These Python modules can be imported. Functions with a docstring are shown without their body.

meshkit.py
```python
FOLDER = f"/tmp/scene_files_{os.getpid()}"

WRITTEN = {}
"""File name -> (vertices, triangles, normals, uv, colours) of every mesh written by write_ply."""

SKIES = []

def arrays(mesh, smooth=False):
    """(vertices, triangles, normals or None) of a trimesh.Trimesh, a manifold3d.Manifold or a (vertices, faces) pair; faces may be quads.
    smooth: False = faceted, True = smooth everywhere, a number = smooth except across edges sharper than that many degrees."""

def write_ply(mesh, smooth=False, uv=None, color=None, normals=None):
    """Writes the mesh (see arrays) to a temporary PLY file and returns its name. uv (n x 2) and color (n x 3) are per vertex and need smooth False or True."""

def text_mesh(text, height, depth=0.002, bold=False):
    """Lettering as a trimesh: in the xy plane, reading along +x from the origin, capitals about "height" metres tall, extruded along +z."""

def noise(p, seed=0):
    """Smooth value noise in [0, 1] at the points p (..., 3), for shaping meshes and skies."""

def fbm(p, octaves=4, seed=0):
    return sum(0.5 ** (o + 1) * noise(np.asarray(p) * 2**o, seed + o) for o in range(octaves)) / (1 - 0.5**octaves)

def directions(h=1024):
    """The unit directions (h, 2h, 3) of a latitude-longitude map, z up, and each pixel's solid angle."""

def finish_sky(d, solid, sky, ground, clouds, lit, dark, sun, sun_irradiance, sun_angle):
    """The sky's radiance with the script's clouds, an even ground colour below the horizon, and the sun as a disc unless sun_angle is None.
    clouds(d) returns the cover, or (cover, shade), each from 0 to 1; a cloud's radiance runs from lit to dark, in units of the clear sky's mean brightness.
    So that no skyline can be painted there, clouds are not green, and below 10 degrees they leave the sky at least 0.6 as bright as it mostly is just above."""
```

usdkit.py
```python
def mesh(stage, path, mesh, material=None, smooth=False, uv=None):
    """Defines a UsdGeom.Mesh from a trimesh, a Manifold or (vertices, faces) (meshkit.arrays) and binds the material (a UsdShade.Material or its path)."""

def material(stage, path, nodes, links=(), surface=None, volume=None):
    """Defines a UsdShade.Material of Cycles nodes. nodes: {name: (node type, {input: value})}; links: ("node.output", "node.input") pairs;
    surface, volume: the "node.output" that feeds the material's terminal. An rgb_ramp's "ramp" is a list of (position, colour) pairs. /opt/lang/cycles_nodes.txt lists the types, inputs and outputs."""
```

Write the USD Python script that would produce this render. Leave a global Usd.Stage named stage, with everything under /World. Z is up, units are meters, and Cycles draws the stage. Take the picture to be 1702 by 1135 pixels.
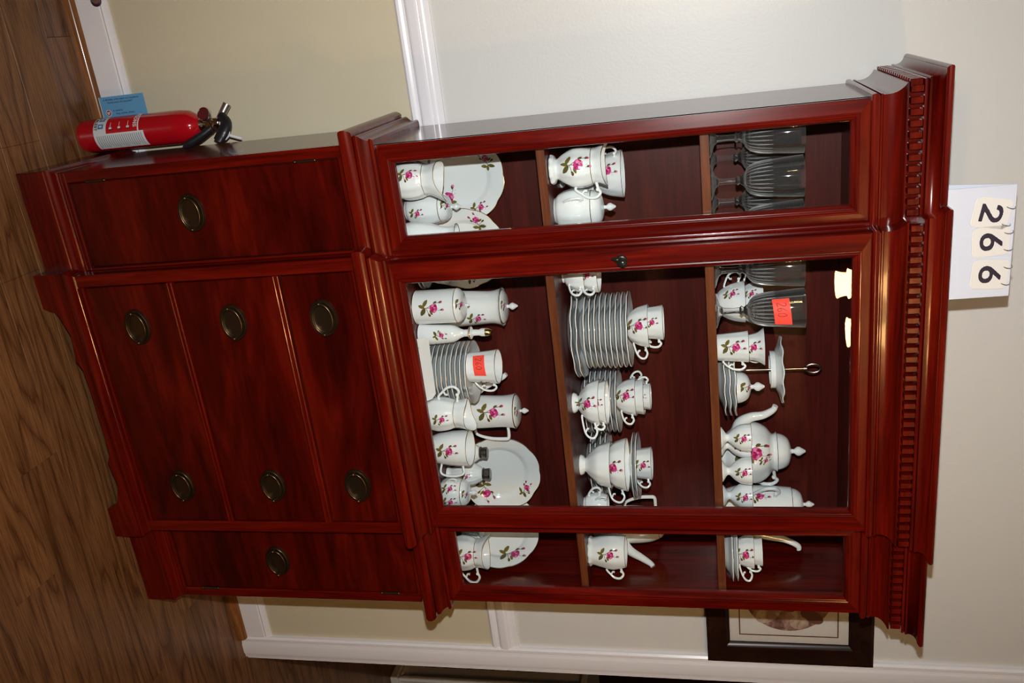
import math, random
import numpy as np, trimesh
from shapely.geometry import Polygon
import usdkit, meshkit
from pxr import Usd, UsdGeom, UsdLux, UsdShade, Gf, Sdf, Vt

PI = math.pi
stage = Usd.Stage.CreateInMemory()
UsdGeom.SetStageUpAxis(stage, 'Z'); UsdGeom.SetStageMetersPerUnit(stage, 1.0)
UsdGeom.Xform.Define(stage, '/World'); UsdGeom.Scope.Define(stage, '/World/Looks')

# ------------------------------------------------------------------ camera (portrait photo stored on its side: rolled 90 degrees)
CAM = np.array([-0.8014, -1.8003, 1.6110])
RIGHT = (0.117185, 0.199728, 0.972819); DOWN = (0.932865, -0.358126, -0.038846); FWD = (0.340633, 0.912061, -0.228286)
cam = UsdGeom.Camera.Define(stage, '/World/camera')
cam.CreateHorizontalApertureAttr(22.2); cam.CreateFocalLengthAttr(22.2 * 1432.97 / 1702)
cam.CreateClippingRangeAttr(Gf.Vec2f(0.05, 60)); cam.CreateFStopAttr(0.0)
cam.CreateExposureAttr(0.0)
cam.AddTransformOp().Set(Gf.Matrix4d(*RIGHT, 0, *[-c for c in DOWN], 0, *[-c for c in FWD], 0, *map(float, CAM), 1))
# ------------------------------------------------------------------ lights
FLASH_POWER = 21500.0
FLASH_BEAM = 53.0
LAMP_STRENGTH = 68.0
ROOM_FILL = 0.012
def aim_matrix(p, d):
    b = -np.asarray(d) / np.linalg.norm(d); a = np.cross([0, 0, 1.0], b); a /= np.linalg.norm(a); u = np.cross(b, a)
    return Gf.Matrix4d(*map(float, a), 0, *map(float, u), 0, *map(float, b), 0, *map(float, p), 1)
fl = UsdLux.SphereLight.Define(stage, '/World/camera_flash')    # the flash gun on top of the rolled camera, with a flash reflector's beam
fl.CreateRadiusAttr(0.014); fl.CreateIntensityAttr(FLASH_POWER); fl.CreateColorAttr(Gf.Vec3f(1.0, 0.985, 0.955))
shp = UsdLux.ShapingAPI.Apply(fl.GetPrim()); shp.CreateShapingConeAngleAttr(FLASH_BEAM); shp.CreateShapingConeSoftnessAttr(1.0)
fpos = CAM + np.array([-0.131, 0.05, 0.006]) - 0.01 * np.array(FWD)
fl.AddTransformOp().Set(aim_matrix(fpos, np.array(FWD) + .07 * np.array(RIGHT)))
dome = UsdLux.DomeLight.Define(stage, '/World/room_ambient'); dome.CreateIntensityAttr(ROOM_FILL); dome.CreateColorAttr(Gf.Vec3f(1, .8, .6))

# ------------------------------------------------------------------ materials
MAT = {}
def mk(name, nodes, links=(), surface='p.BSDF'):
    MAT[name] = usdkit.material(stage, '/World/Looks/' + name, nodes, links, surface); return name
def plain(name, col, rough=.5, **k):
    return mk(name, {'p': ('principled_bsdf', {'base_color': col, 'roughness': rough, **k})})
def wood(name, scale, c0, c1, c2, rough=.2, coat=.22, detail=7, dist=1.2, rot=(0, 0, 0), off=(0, 0, 0), spec=.3):
    mk(name, {'g': ('geometry', {}), 'm': ('mapping', {'scale': scale, 'rotation': rot, 'location': off}),
              'n': ('noise_texture', {'scale': 1.0, 'detail': detail, 'roughness': .62, 'distortion': dist}),
              'm2': ('mapping', {'scale': tuple(6 * s for s in scale), 'rotation': rot, 'location': off}),
              'n2': ('noise_texture', {'scale': 1.0, 'detail': 3, 'roughness': .6}),
              'r': ('rgb_ramp', {'ramp': [(.3, c0), (.5, c1), (.7, c2)]}),
              'r2': ('rgb_ramp', {'ramp': [(.35, (.72, .72, .72)), (.6, (1, 1, 1))]}),
              'x': ('mix', {'mix_type': 'multiply', 'fac': 1.0}),
              'p': ('principled_bsdf', {'roughness': rough, 'coat_weight': coat, 'coat_roughness': .06, 'specular_ior_level': spec})},
       [('g.position', 'm.vector'), ('m.vector', 'n.vector'), ('g.position', 'm2.vector'), ('m2.vector', 'n2.vector'), ('n.fac', 'r.fac'), ('n2.fac', 'r2.fac'),
        ('r.color', 'x.color1'), ('r2.color', 'x.color2'), ('x.color', 'p.base_color')])
DK, MD, LT = (.040, .0015, .0005), (.100, .0031, .0010), (.156, .0072, .0019)
wood('mahogany_upright', (26, 26, 1.6), DK, MD, LT)
wood('mahogany_across', (1.6, 26, 26), DK, MD, LT)
wood('mahogany_figured', (1.7, 2, 11), (.030, .0011, .0005), (.064, .0021, .0007), (.110, .0050, .0013), dist=1.1, rot=(0, .62, 0), detail=3)
wood('mahogany_inside', (1.6, 20, 20), (.050, .0050, .0036), (.074, .0075, .0052), (.098, .0105, .0070), rough=.38, coat=.08)
wood('mahogany_gap_shade', (1.6, 20, 20), (.010, .002, .001), (.014, .003, .0015), (.02, .004, .002), rough=.5, coat=0)  # near-black: paints the shade in the drawer and door gaps
wood('shelf_edge_wood', (1.6, 26, 26), (.10, .026, .009), (.145, .039, .014), (.18, .051, .019), rough=.35, coat=.05)
wood('frame_walnut', (8, 8, 8), (.012, .004, .003), (.02, .007, .004), (.03, .01, .006), rough=.3)
wood('shoe_oak', (3, 30, 30), (.16, .06, .018), (.25, .10, .032), (.33, .14, .05), rough=.2)
for i in range(5):
    t = [1, .88, 1.1, .95, 1.04][i]
    o = (i * 3.7, i * 5.1, 0)
    sc = (1.1, 9.0, 1.0)
    mk(f'oak_plank_{i}', {'g': ('geometry', {}), 'm': ('mapping', {'scale': sc, 'location': o}),
        'n': ('noise_texture', {'scale': .8, 'detail': 3, 'roughness': .5, 'distortion': .4}),
        'w': ('math', {'math_type': 'multiply', 'value2': 10.0}), 'f': ('math', {'math_type': 'fraction'}),
        'r': ('rgb_ramp', {'ramp': [(0, (0.086 * t, 0.034 * t, 0.012 * t)), (.18, (0.176 * t, 0.077 * t, 0.029 * t)), (.7, (0.221 * t, 0.102 * t, 0.039 * t)), (1, (0.131 * t, 0.054 * t, 0.020 * t))]}),
        'm2': ('mapping', {'scale': (9, 260, 9), 'location': o}), 'n2': ('noise_texture', {'scale': 1, 'detail': 3, 'roughness': .65}),
        'r2': ('rgb_ramp', {'ramp': [(.36, (.55, .5, .48)), (.55, (1, 1, 1))]}), 'x': ('mix', {'mix_type': 'multiply', 'fac': 1.0}),
        'p': ('principled_bsdf', {'roughness': .34, 'specular_ior_level': .35})},
       [('g.position', 'm.vector'), ('m.vector', 'n.vector'), ('n.fac', 'w.value1'), ('w.value', 'f.value1'), ('f.value', 'r.fac'), ('g.position', 'm2.vector'), ('m2.vector', 'n2.vector'),
        ('n2.fac', 'r2.fac'), ('r.color', 'x.color1'), ('r2.color', 'x.color2'), ('x.color', 'p.base_color')])
def paint(name, col, rough=.5, bump=.05, spec=.4):
    mk(name, {'g': ('geometry', {}), 'n': ('noise_texture', {'scale': 160, 'detail': 3}), 'b': ('bump', {'strength': bump, 'distance': .002}),
              'p': ('principled_bsdf', {'base_color': col, 'roughness': rough, 'specular_ior_level': spec})},
       [('g.position', 'n.vector'), ('n.fac', 'b.height'), ('b.normal', 'p.normal')])
paint('wall_cream', (.64, .645, .625), .42, .12); paint('wall_beige', (.58, .53, .39), .42, .12); paint('ceiling_white', (.75, .74, .71), .8)
paint('trim_white', (.78, .78, .82), .22, .02); paint('far_wall_dark', (.10, .035, .028), .6); paint('cupboard_white', (.70, .69, .66), .35, .02)
plain('porcelain', (.82, .87, .91), .09, specular_ior_level=.7, coat_weight=.6, coat_roughness=.045)
plain('gold', (.62, .42, .17), .25, metallic=1.0)
plain('pale_gilt', (.55, .47, .34), .3, metallic=1.0)
plain('pewter', (.30, .28, .25), .3, metallic=1.0)
plain('chrome', (.62, .60, .57), .12, metallic=1.0)
plain('steel_grey', (.42, .40, .36), .32, metallic=.9)
plain('antique_brass', (.105, .068, .036), .3, metallic=.9)
plain('dark_iron', (.03, .032, .026), .25, metallic=.6)
plain('red_enamel', (.42, .004, .010), .13, coat_weight=.6, coat_roughness=.03)
plain('black_rubber', (.012, .012, .014), .35)
plain('white_plastic', (.68, .73, .84), .35); plain('card_white', (.80, .79, .76), .4); plain('paper_white', (.72, .73, .76), .6)
plain('label_white', (.66, .68, .70), .3); plain('label_red', (.50, .006, .012), .25); plain('label_blue', (.05, .22, .45), .3); plain('label_grey', (.30, .32, .34), .4)
plain('leaflet_blue', (.115, .33, .56), .45); plain('ink_navy', (.016, .022, .07), .6); plain('ink_black', (.02, .015, .035), .5); plain('ink_faint', (.36, .38, .46), .6); plain('ink_red', (.30, .02, .02), .6)
plain('neon_sticker', (1.0, .075, .05), .6, emission_color=(0, 0, 0))
plain('mat_board', (.70, .66, .66), .6)
def blotch(name, c0, c1, c2):
    mk(name, {'g': ('geometry', {}), 'n': ('noise_texture', {'scale': 22, 'detail': 6, 'roughness': .6, 'distortion': 1.5}), 'r': ('rgb_ramp', {'ramp': [(.36, c0), (.5, c1), (.64, c2)]}), 'p': ('principled_bsdf', {'roughness': .5})}, [('g.position', 'n.vector'), ('n.fac', 'r.fac'), ('r.color', 'p.base_color')])
blotch('sepia_print', (.14, .06, .05), (.27, .14, .12), (.42, .28, .24)); blotch('sepia_light', (.30, .17, .14), (.46, .33, .26), (.58, .48, .38)); plain('sepia_dark', (.15, .06, .05), .5); plain('bumper_brown', (.16, .08, .06), .5); plain('bumper_rim', (.03, .012, .03), .5)
plain('dial_maroon', (.10, .012, .014), .08, coat_weight=.8)
plain('slot_dark', (.05, .05, .035), .7)
mk('decal_print', {'a': ('attribute', {'attribute': 'decal_color'}), 'p': ('principled_bsdf', {'roughness': .12, 'specular_ior_level': .5})}, [('a.color', 'p.base_color')])
mk('window_glass', {'t': ('transparent_bsdf', {'color': (.97, .98, .97)}), 'g': ('glossy_bsdf', {'roughness': .0, 'color': (.95, .97, .95)}), 'f': ('fresnel', {'IOR': 1.45}), 'x': ('mix_closure', {})},
   [('f.fac', 'x.fac'), ('t.BSDF', 'x.closure1'), ('g.BSDF', 'x.closure2')], 'x.closure')
mk('crystal', {'t': ('transparent_bsdf', {'color': (.978, .98, .985)}), 'g': ('glossy_bsdf', {'roughness': .02, 'color': (1, 1, 1)}), 'd': ('diffuse_bsdf', {'color': (.8, .82, .85)}), 'f': ('fresnel', {'IOR': 1.6}), 'l': ('layer_weight', {'blend': .5}),
   'w': ('math', {'math_type': 'power', 'value2': 3.0}), 'k': ('math', {'math_type': 'multiply_add', 'value2': .42, 'value3': .015}), 'x': ('mix_closure', {}), 'y': ('mix_closure', {})},
   [('f.fac', 'x.fac'), ('t.BSDF', 'x.closure1'), ('g.BSDF', 'x.closure2'), ('l.facing', 'w.value1'), ('w.value', 'k.value1'), ('k.value', 'y.fac'), ('x.closure', 'y.closure1'), ('d.BSDF', 'y.closure2')], 'y.closure')
mk('crystal_cut', {'t': ('transparent_bsdf', {'color': (.97, .97, .98)}), 'g': ('glossy_bsdf', {'roughness': .12, 'color': (1, 1, 1)}), 'd': ('diffuse_bsdf', {'color': (.85, .87, .9)}), 'x': ('mix_closure', {'fac': .25}), 'y': ('mix_closure', {'fac': .12})},
   [('t.BSDF', 'x.closure1'), ('g.BSDF', 'x.closure2'), ('x.closure', 'y.closure1'), ('d.BSDF', 'y.closure2')], 'y.closure')
mk('lamp_shade_glow', {'e': ('emission', {'color': (1, .56, .20), 'strength': LAMP_STRENGTH})}, (), 'e.emission')

# ------------------------------------------------------------------ scene helpers
USED = {}
def numbered(path):
    if path not in USED: USED[path] = 0; return path
    while True:
        USED[path] += 1; q = f'{path}_{USED[path]:03d}'
        if q not in USED: USED[q] = 0; return q
def tag(o, label=None, cat=None, group=None, kind=None):
    p = o.GetPrim() if hasattr(o, 'GetPrim') else o
    for k, v in (('label', label), ('category', cat), ('group', group), ('kind', kind)):
        if v: p.SetCustomDataByKey(k, v)
    return p
def obj(name, mesh, m, parent=None, smooth=35, label=None):
    path = numbered((str(parent.GetPath()) if parent else '/World') + '/' + name)
    p = usdkit.mesh(stage, path, mesh, MAT[m], smooth).GetPrim()
    if label: p.SetCustomDataByKey('label', label)
    return p
def struct(name, mesh, m, parent=None, smooth=35):
    p = obj(name, mesh, m, parent, smooth)
    if parent is None: tag(p, kind='structure')
    return p
def thing(name, label, cat, loc=(0, 0, 0), rot=(0, 0, 0), group=None, kind=None):
    x = UsdGeom.Xform.Define(stage, numbered('/World/' + name))
    x.AddTranslateOp().Set(Gf.Vec3d(*map(float, loc)))
    if any(rot): x.AddRotateXYZOp().Set(Gf.Vec3f(*map(float, rot)))
    return tag(x, label, cat, group, kind)
def dup(src, label, loc, rot=(0, 0, 0), group=None):
    base = src.GetName()
    if base[-4] == '_' and base[-3:].isdigit(): base = base[:-4]
    x = UsdGeom.Xform.Define(stage, numbered('/World/' + base))
    x.GetPrim().GetReferences().AddInternalReference(src.GetPath()); x.GetPrim().SetInstanceable(True)
    x.ClearXformOpOrder()
    t = x.GetPrim().GetAttribute('xformOp:translate'); t.Set(Gf.Vec3d(*map(float, loc)))
    order = [UsdGeom.XformOp(t)]
    if any(rot): order.append(x.AddRotateXYZOp(opSuffix='own')); order[-1].Set(Gf.Vec3f(*map(float, rot)))
    x.SetXformOpOrder(order)
    return tag(x, label, src.GetCustomDataByKey('category'), group or src.GetCustomDataByKey('group'))

# ------------------------------------------------------------------ mesh helpers
def cat(*ms):
    ms = [m for x in ms for m in (x if isinstance(x, (list, tuple)) else [x])]
    return trimesh.util.concatenate(ms)
def box(x0, x1, y0, y1, z0, z1, b=0.0):
    """an axis-aligned box, with its edges chamfered by b"""
    if b <= 0:
        m = trimesh.creation.box((x1 - x0, y1 - y0, z1 - z0)); m.apply_translation(((x0 + x1) / 2, (y0 + y1) / 2, (z0 + z1) / 2)); return m
    pts = []
    for sx in (0, 1):
        for sy in (0, 1):
            for sz in (0, 1):
                p = np.array([(x0, x1)[sx], (y0, y1)[sy], (z0, z1)[sz]], float); d = np.array([1 - 2 * sx, 1 - 2 * sy, 1 - 2 * sz]) * b
                for k in range(3):
                    q = p + d; q[k] = p[k]; pts.append(q)
    return trimesh.convex.convex_hull(np.array(pts))
def grid_mesh(P, wrap=True):
    """P (n, k, 3): n rings of k points -> faces between the rings"""
    n, k = P.shape[:2]
    i, j = np.meshgrid(np.arange(n - 1), np.arange(k if wrap else k - 1), indexing='ij')
    a, b = i * k + j, i * k + (j + 1) % k
    q = np.stack([a, b, b + k, a + k], -1).reshape(-1, 4)
    return trimesh.Trimesh(P.reshape(-1, 3), np.vstack([q[:, [0, 1, 2]], q[:, [0, 2, 3]]]), process=False)
def spline(pts, n=24):
    p = np.asarray(pts, float); p = np.vstack([2 * p[0] - p[1], p, 2 * p[-1] - p[-2]])
    t = np.linspace(0, len(pts) - 1, n); i = np.minimum(t.astype(int), len(pts) - 2); f = (t - i)[:, None]
    a, b, c, d = p[i], p[i + 1], p[i + 2], p[i + 3]
    return .5 * (2 * b + (c - a) * f + (2 * a - 5 * b + 4 * c - d) * f ** 2 + (3 * b - a - 3 * c + d) * f ** 3)
def lathe(prof, seg=56, mod=None):
    prof = np.asarray(prof, float); th = np.linspace(0, 2 * PI, seg, endpoint=False)
    r, z = np.repeat(prof[:, :1], seg, 1), np.repeat(prof[:, 1:], seg, 1); T = np.repeat(th[None], len(prof), 0)
    P = np.stack([r * np.cos(T), r * np.sin(T), z], -1)
    if mod: P = mod(T, r, z)
    m = grid_mesh(P); m.merge_vertices(); m.update_faces(m.nondegenerate_faces()); m.remove_unreferenced_vertices(); 
    if m.is_watertight and m.volume < 0: m.invert()
    return m
def tube(pts, rad, sides=10, n=None, flat=1.0):
    p = spline(pts, n or 8 * len(pts)) if n != 0 else np.asarray(pts, float)
    rad = np.interp(np.linspace(0, 1, len(p)), np.linspace(0, 1, len(np.atleast_1d(rad))), np.atleast_1d(rad))
    t = np.gradient(p, axis=0); t /= np.linalg.norm(t, axis=1, keepdims=True) + 1e-12
    ref = np.array([0, 0, 1.]) if abs(t[:, 2]).mean() < .8 else np.array([0, 1., 0])
    if np.ptp(p[:, 1]) < 1e-9: ref = np.array([0, 1., 0])
    a = np.cross(t, ref); a /= np.linalg.norm(a, axis=1, keepdims=True) + 1e-12; b = np.cross(t, a)
    th = np.arange(sides) * 2 * PI / sides
    P = p[:, None] + rad[:, None, None] * (np.cos(th)[None, :, None] * a[:, None] + flat * np.sin(th)[None, :, None] * b[:, None])
    P = np.concatenate([np.repeat(p[:1, None], sides, 1), P, np.repeat(p[-1:, None], sides, 1)])
    m = grid_mesh(P); m.merge_vertices(); m.update_faces(m.nondegenerate_faces())
    if m.volume < 0: m.invert()
    return m
def ball(r, c=(0, 0, 0), s=(1, 1, 1), sub=2):
    m = trimesh.creation.icosphere(subdivisions=sub, radius=r); m.apply_scale(s); m.apply_translation(c); return m
def rotz(m, deg):
    m = m.copy(); m.apply_transform(trimesh.transformations.rotation_matrix(math.radians(deg), (0, 0, 1))); return m
def rotx(m, deg):
    m = m.copy(); m.apply_transform(trimesh.transformations.rotation_matrix(math.radians(deg), (1, 0, 0))); return m
def roty(m, deg):
    m = m.copy(); m.apply_transform(trimesh.transformations.rotation_matrix(math.radians(deg), (0, 1, 0))); return m
def mv(m, *d):
    m = m.copy(); m.apply_translation(d); return m
def cyl(r, z0, z1, seg=24, b=.0):
    return lathe([(0, z0), (r - b, z0), (r, z0 + b), (r, z1 - b), (r - b, z1), (0, z1)], seg)
def extrude_x(prof, x0, x1):
    """closed (y, z) outline run along x"""
    m = trimesh.creation.extrude_polygon(Polygon(prof), x1 - x0, engine='earcut')
    v = m.vertices.copy(); m.vertices = np.stack([v[:, 2] + x0, v[:, 0], v[:, 1]], 1); m.fix_normals(); return m
def extrude_z(prof, z0, z1):
    m = trimesh.creation.extrude_polygon(Polygon(prof), z1 - z0, engine='earcut'); m.apply_translation((0, 0, z0)); return m
def extrude_y(prof, y0, y1):
    """closed (x, z) outline given depth along y"""
    m = trimesh.creation.extrude_polygon(Polygon(prof), y1 - y0, engine='earcut')
    v = m.vertices.copy(); m.vertices = np.stack([v[:, 0], v[:, 2] + y0, v[:, 1]], 1); m.fix_normals(); return m

# ------------------------------------------------------------------ the room
D = .348                                                                  # the wall's face
WX0, WX1 = -3.0, 1.112                                                    # the back wall's extent; the doorway is to its right
wall = struct('wall_back', box(WX0, WX1, D, D + .12, .93, 2.6), 'wall_cream')
struct('wall_lower', box(WX0, WX1, D, D + .12, 0, .93), 'wall_beige', wall)
struct('header', box(WX1, 2.05, D, D + .12, 2.45, 2.6), 'wall_cream', wall); struct('side_wall', box(2.05, 3.2, D, D + .12, 0, 2.6), 'wall_cream', wall)
struct('wall_left', box(-3.1, -3.0, -4.2, D + .12, 0, 2.6), 'far_wall_dark'); struct('wall_right', box(3.2, 3.3, -4.2, 4.2, 0, 2.6), 'far_wall_dark')
struct('wall_front', box(-3.1, 3.3, -4.3, -4.2, 0, 2.6), 'far_wall_dark'); struct('ceiling', box(-3.1, 3.3, -4.3, 4.2, 2.6, 2.66), 'ceiling_white')
struct('wall_far', box(-3.1, 3.3, 3.6, 3.7, 0, 2.6), 'far_wall_dark')
floor = struct('floor', box(-3.1, 3.3, -4.3, 4.2, -.06, -.012), 'slot_dark')
rng = random.Random(4)
PW = .128; y = D + 0.04; row = 0
Y0 = -.158
k0 = math.floor((-1.1 - Y0) / PW)
for k in range(k0, k0 + 27):
    ya = Y0 + k * PW
    x = -2.2 + rng.random() * 1.0 if k != -1 else 0.058 - 2.44
    while x < 3.0:
        L = 1.22
        xa, xb = max(x, -2.4), min(x + L, 3.2)
        if xb - xa > .05 and not (ya > D + .1 and xb < 1.0):
            struct('plank', box(xa + .0002, xb - .0002, ya + .0002, ya + PW - .0002, -.012, 0, .0006), f'oak_plank_{rng.randrange(5)}', floor, False)
        x += L
def base_profile():
    return [(D, .018), (D - .013, .018), (D - .013, .088), (D - .010, .093), (D - .0115, .098), (D - .008, .104), (D - .005, .113), (D, .113)]
def shoe_profile():
    return [(D, 0), (D - .031, 0), (D - .031, .006)] + [(D - .013 - .018 * math.cos(a), .006 + .021 * math.sin(a)) for a in np.linspace(.1, PI / 2, 7)] + [(D, .027)]
def rail_profile():
    z = .888
    return [(D, z), (D - .008, z), (D - .014, z + .006), (D - .014, z + .013), (D - .0105, z + .018), (D - .0105, z + .026), (D - .014, z + .029), (D - .016, z + .036), (D - .0165, z + .052), (D - .013, z + .057),
            (D - .013, z + .062), (D - .0095, z + .066), (D - .008, z + .075), (D - .006, z + .086), (D, z + .086)]
for nm, x0, x1 in (('left', WX0, -.1), ('right', -.1, 1.032)):
    b = struct(f'baseboard_{nm}', extrude_x(base_profile(), x0, x1), 'trim_white')
    obj('shoe_moulding', extrude_x(shoe_profile(), x0, x1), 'shoe_oak', b, label='stained oak quarter-round')
struct('trim_1', extrude_x(rail_profile(), WX0, -.1), 'trim_white'); struct('trim_2', extrude_x(rail_profile(), -.1, 1.032), 'trim_white')
cas = [(1.028, D), (1.028, D - .012), (1.034, D - .017), (1.042, D - .017), (1.047, D - .012), (1.056, D - .013), (1.062, D - .016), (1.094, D - .016), (1.104, D - .012), (1.113, D - .012), (1.113, D)]
struct('trim_3', extrude_z(cas, 0, 2.5), 'trim_white'); 
struct('trim_4', box(1.112, 1.127, D - .004, D + .124, 0, 2.45, .002), 'trim_white')
# door bumper on the left baseboard
dbm = thing('door_bumper', 'small round brown rubber door bumper on the white baseboard', 'door bumper', (-.990, D - .013, .090), (90, 0, 0))
obj('rim', lathe([(0, 0), (.0145, 0), (.0145, .004), (.011, .006), (.009, .004), (0, .004)]), 'bumper_rim', dbm); obj('cap', lathe([(.0098, .003), (.007, .0075), (0, .0085)]), 'bumper_brown', dbm)

# ------------------------------------------------------------------ white cupboard seen through the doorway
cb = thing('white_cupboard', 'white painted cupboard with three dark slots, seen through the doorway', 'cupboard', (2.12, 1.36, 0))
CW, CD, CH = .8, .36, .965
obj('body', cat(box(.03, CW, .02, CD, .0, CH - .03, .003)), 'cupboard_white', cb)
obj('front_panel', box(.03, CW, -.0, .02, .05, CH - .02, .003), 'cupboard_white', cb); obj('corner_post', cyl(.016, 0.05, CH - .02), 'cupboard_white', cb).GetPrim()
obj('base_moulding', cat(box(-.022, CW, -.022, CD, 0, .04, .006), box(-.012, CW, -.012, CD, .04, .055, .004)), 'cupboard_white', cb)
obj('top', box(-.01, CW + .01, -.02, CD + .01, CH - .03, CH, .006), 'cupboard_white', cb)
obj('side_frame', cat(box(.012, .03, 0, .10, .05, CH - .03), box(.012, .03, .30, CD, .05, CH - .03), *[box(.012, .03, .1, .3, a, b) for a, b in ((.05, .13), (.30, .345), (.50, .555), (.73, CH - .03))]), 'cupboard_white', cb)
for a, b in ((.13, .30), (.345, .50), (.555, .73)): obj('slot_shade', box(.0285, .0305, .1, .3, a, b), 'slot_dark', cb, label='dark panel painted as the shade inside an opening')  # thin dark panels over the solid body, painting the shade of openings

# ------------------------------------------------------------------ chandelier (out of frame, mirrored in the cabinet's glass)
ch = thing('chandelier', 'brass chandelier with three lit frosted glass shades, mirrored in the cabinet glass', 'chandelier', (.44, -1.96, 2.30))
obj('stem', lathe([(0, .295), (.06, .295), (.055, .28), (.01, .265), (.01, .05), (.028, .03), (.034, 0), (.02, -.04), (.006, -.06), (0, -.065)]), 'antique_brass', ch)
for ang in (54, 126, 270):
    a = math.radians(ang); c, s = math.cos(a), math.sin(a)
    arm = tube([(.02 * c, .02 * s, .0), (.08 * c, .08 * s, -.05), (.15 * c, .15 * s, -.03), (.18 * c, .18 * s, .0)], .006)
    obj('arm', arm, 'antique_brass', ch)
    obj('shade', mv(lathe(np.vstack([spline([(.014, .0), (.035, -.02), (.046, -.06), (.055, -.115), (.062, -.13)], 16), spline([(.060, -.13), (.052, -.113), (.043, -.06), (.032, -.022), (.012, -.003)], 16)])), .18 * c, .18 * s, -.02), 'lamp_shade_glow', ch, label='glowing frosted glass shade')

# ------------------------------------------------------------------ the china cabinet
W, C, P = .595, .340, .044
def loft_break(prof, W=W, C=C, p=P, back=.318, keep_back=True):
    R = []
    for o, z in prof:
        R.append([(-W - o, back, z), (-W - o, -o, z), (-C - o, -o, z), (-C - o, -p - o, z), (C + o, -p - o, z), (C + o, -o, z), (W + o, -o, z), (W + o, back, z)])
    m = grid_mesh(np.array(R, float)); n = len(R) * 8 - 8
    capf = [(3, 4, 5), (3, 5, 2), (1, 2, 0), (2, 5, 0), (5, 7, 0), (5, 6, 7)]
    f = np.vstack([m.faces, np.array(capf)[:, ::-1], np.array(capf) + n])
    m = trimesh.Trimesh(m.vertices, f, process=False); m.fix_normals(); return m
def rect_frame(outer, opening, prof, y0, split=True):
    """mitred frame; prof: (distance out from the opening, depth behind y0), 'outer' sits on the outer rectangle -> the four members left, right, bottom, top"""
    (a0, a1, c0, c1), (b0, b1, d0, d1) = outer, opening
    rings = []
    for a, y in prof:
        q = (a0, a1, c0, c1) if a == 'outer' else (b0 - a, b1 + a, d0 - a, d1 + a)
        rings.append([(q[0], y0 + y, q[2]), (q[1], y0 + y, q[2]), (q[1], y0 + y, q[3]), (q[0], y0 + y, q[3])])
    R = np.array(rings, float); n = len(R); out = []
    for i, j in ((3, 0), (1, 2), (0, 1), (2, 3)):
        m = grid_mesh(np.stack([R[:, i], R[:, j]]), wrap=True)
        ends = [[0, k, k + 1] for k in range(1, n - 1)]
        m = trimesh.Trimesh(m.vertices, np.vstack([m.faces, ends, np.array(ends)[:, ::-1] + n]), process=False); m.fix_normals(); out.append(m)
    return out
cab = thing('china_cabinet', 'dark mahogany breakfront china cabinet with glass doors and dentil cornice', 'china cabinet')
LW = .603; LC = .36
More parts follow.
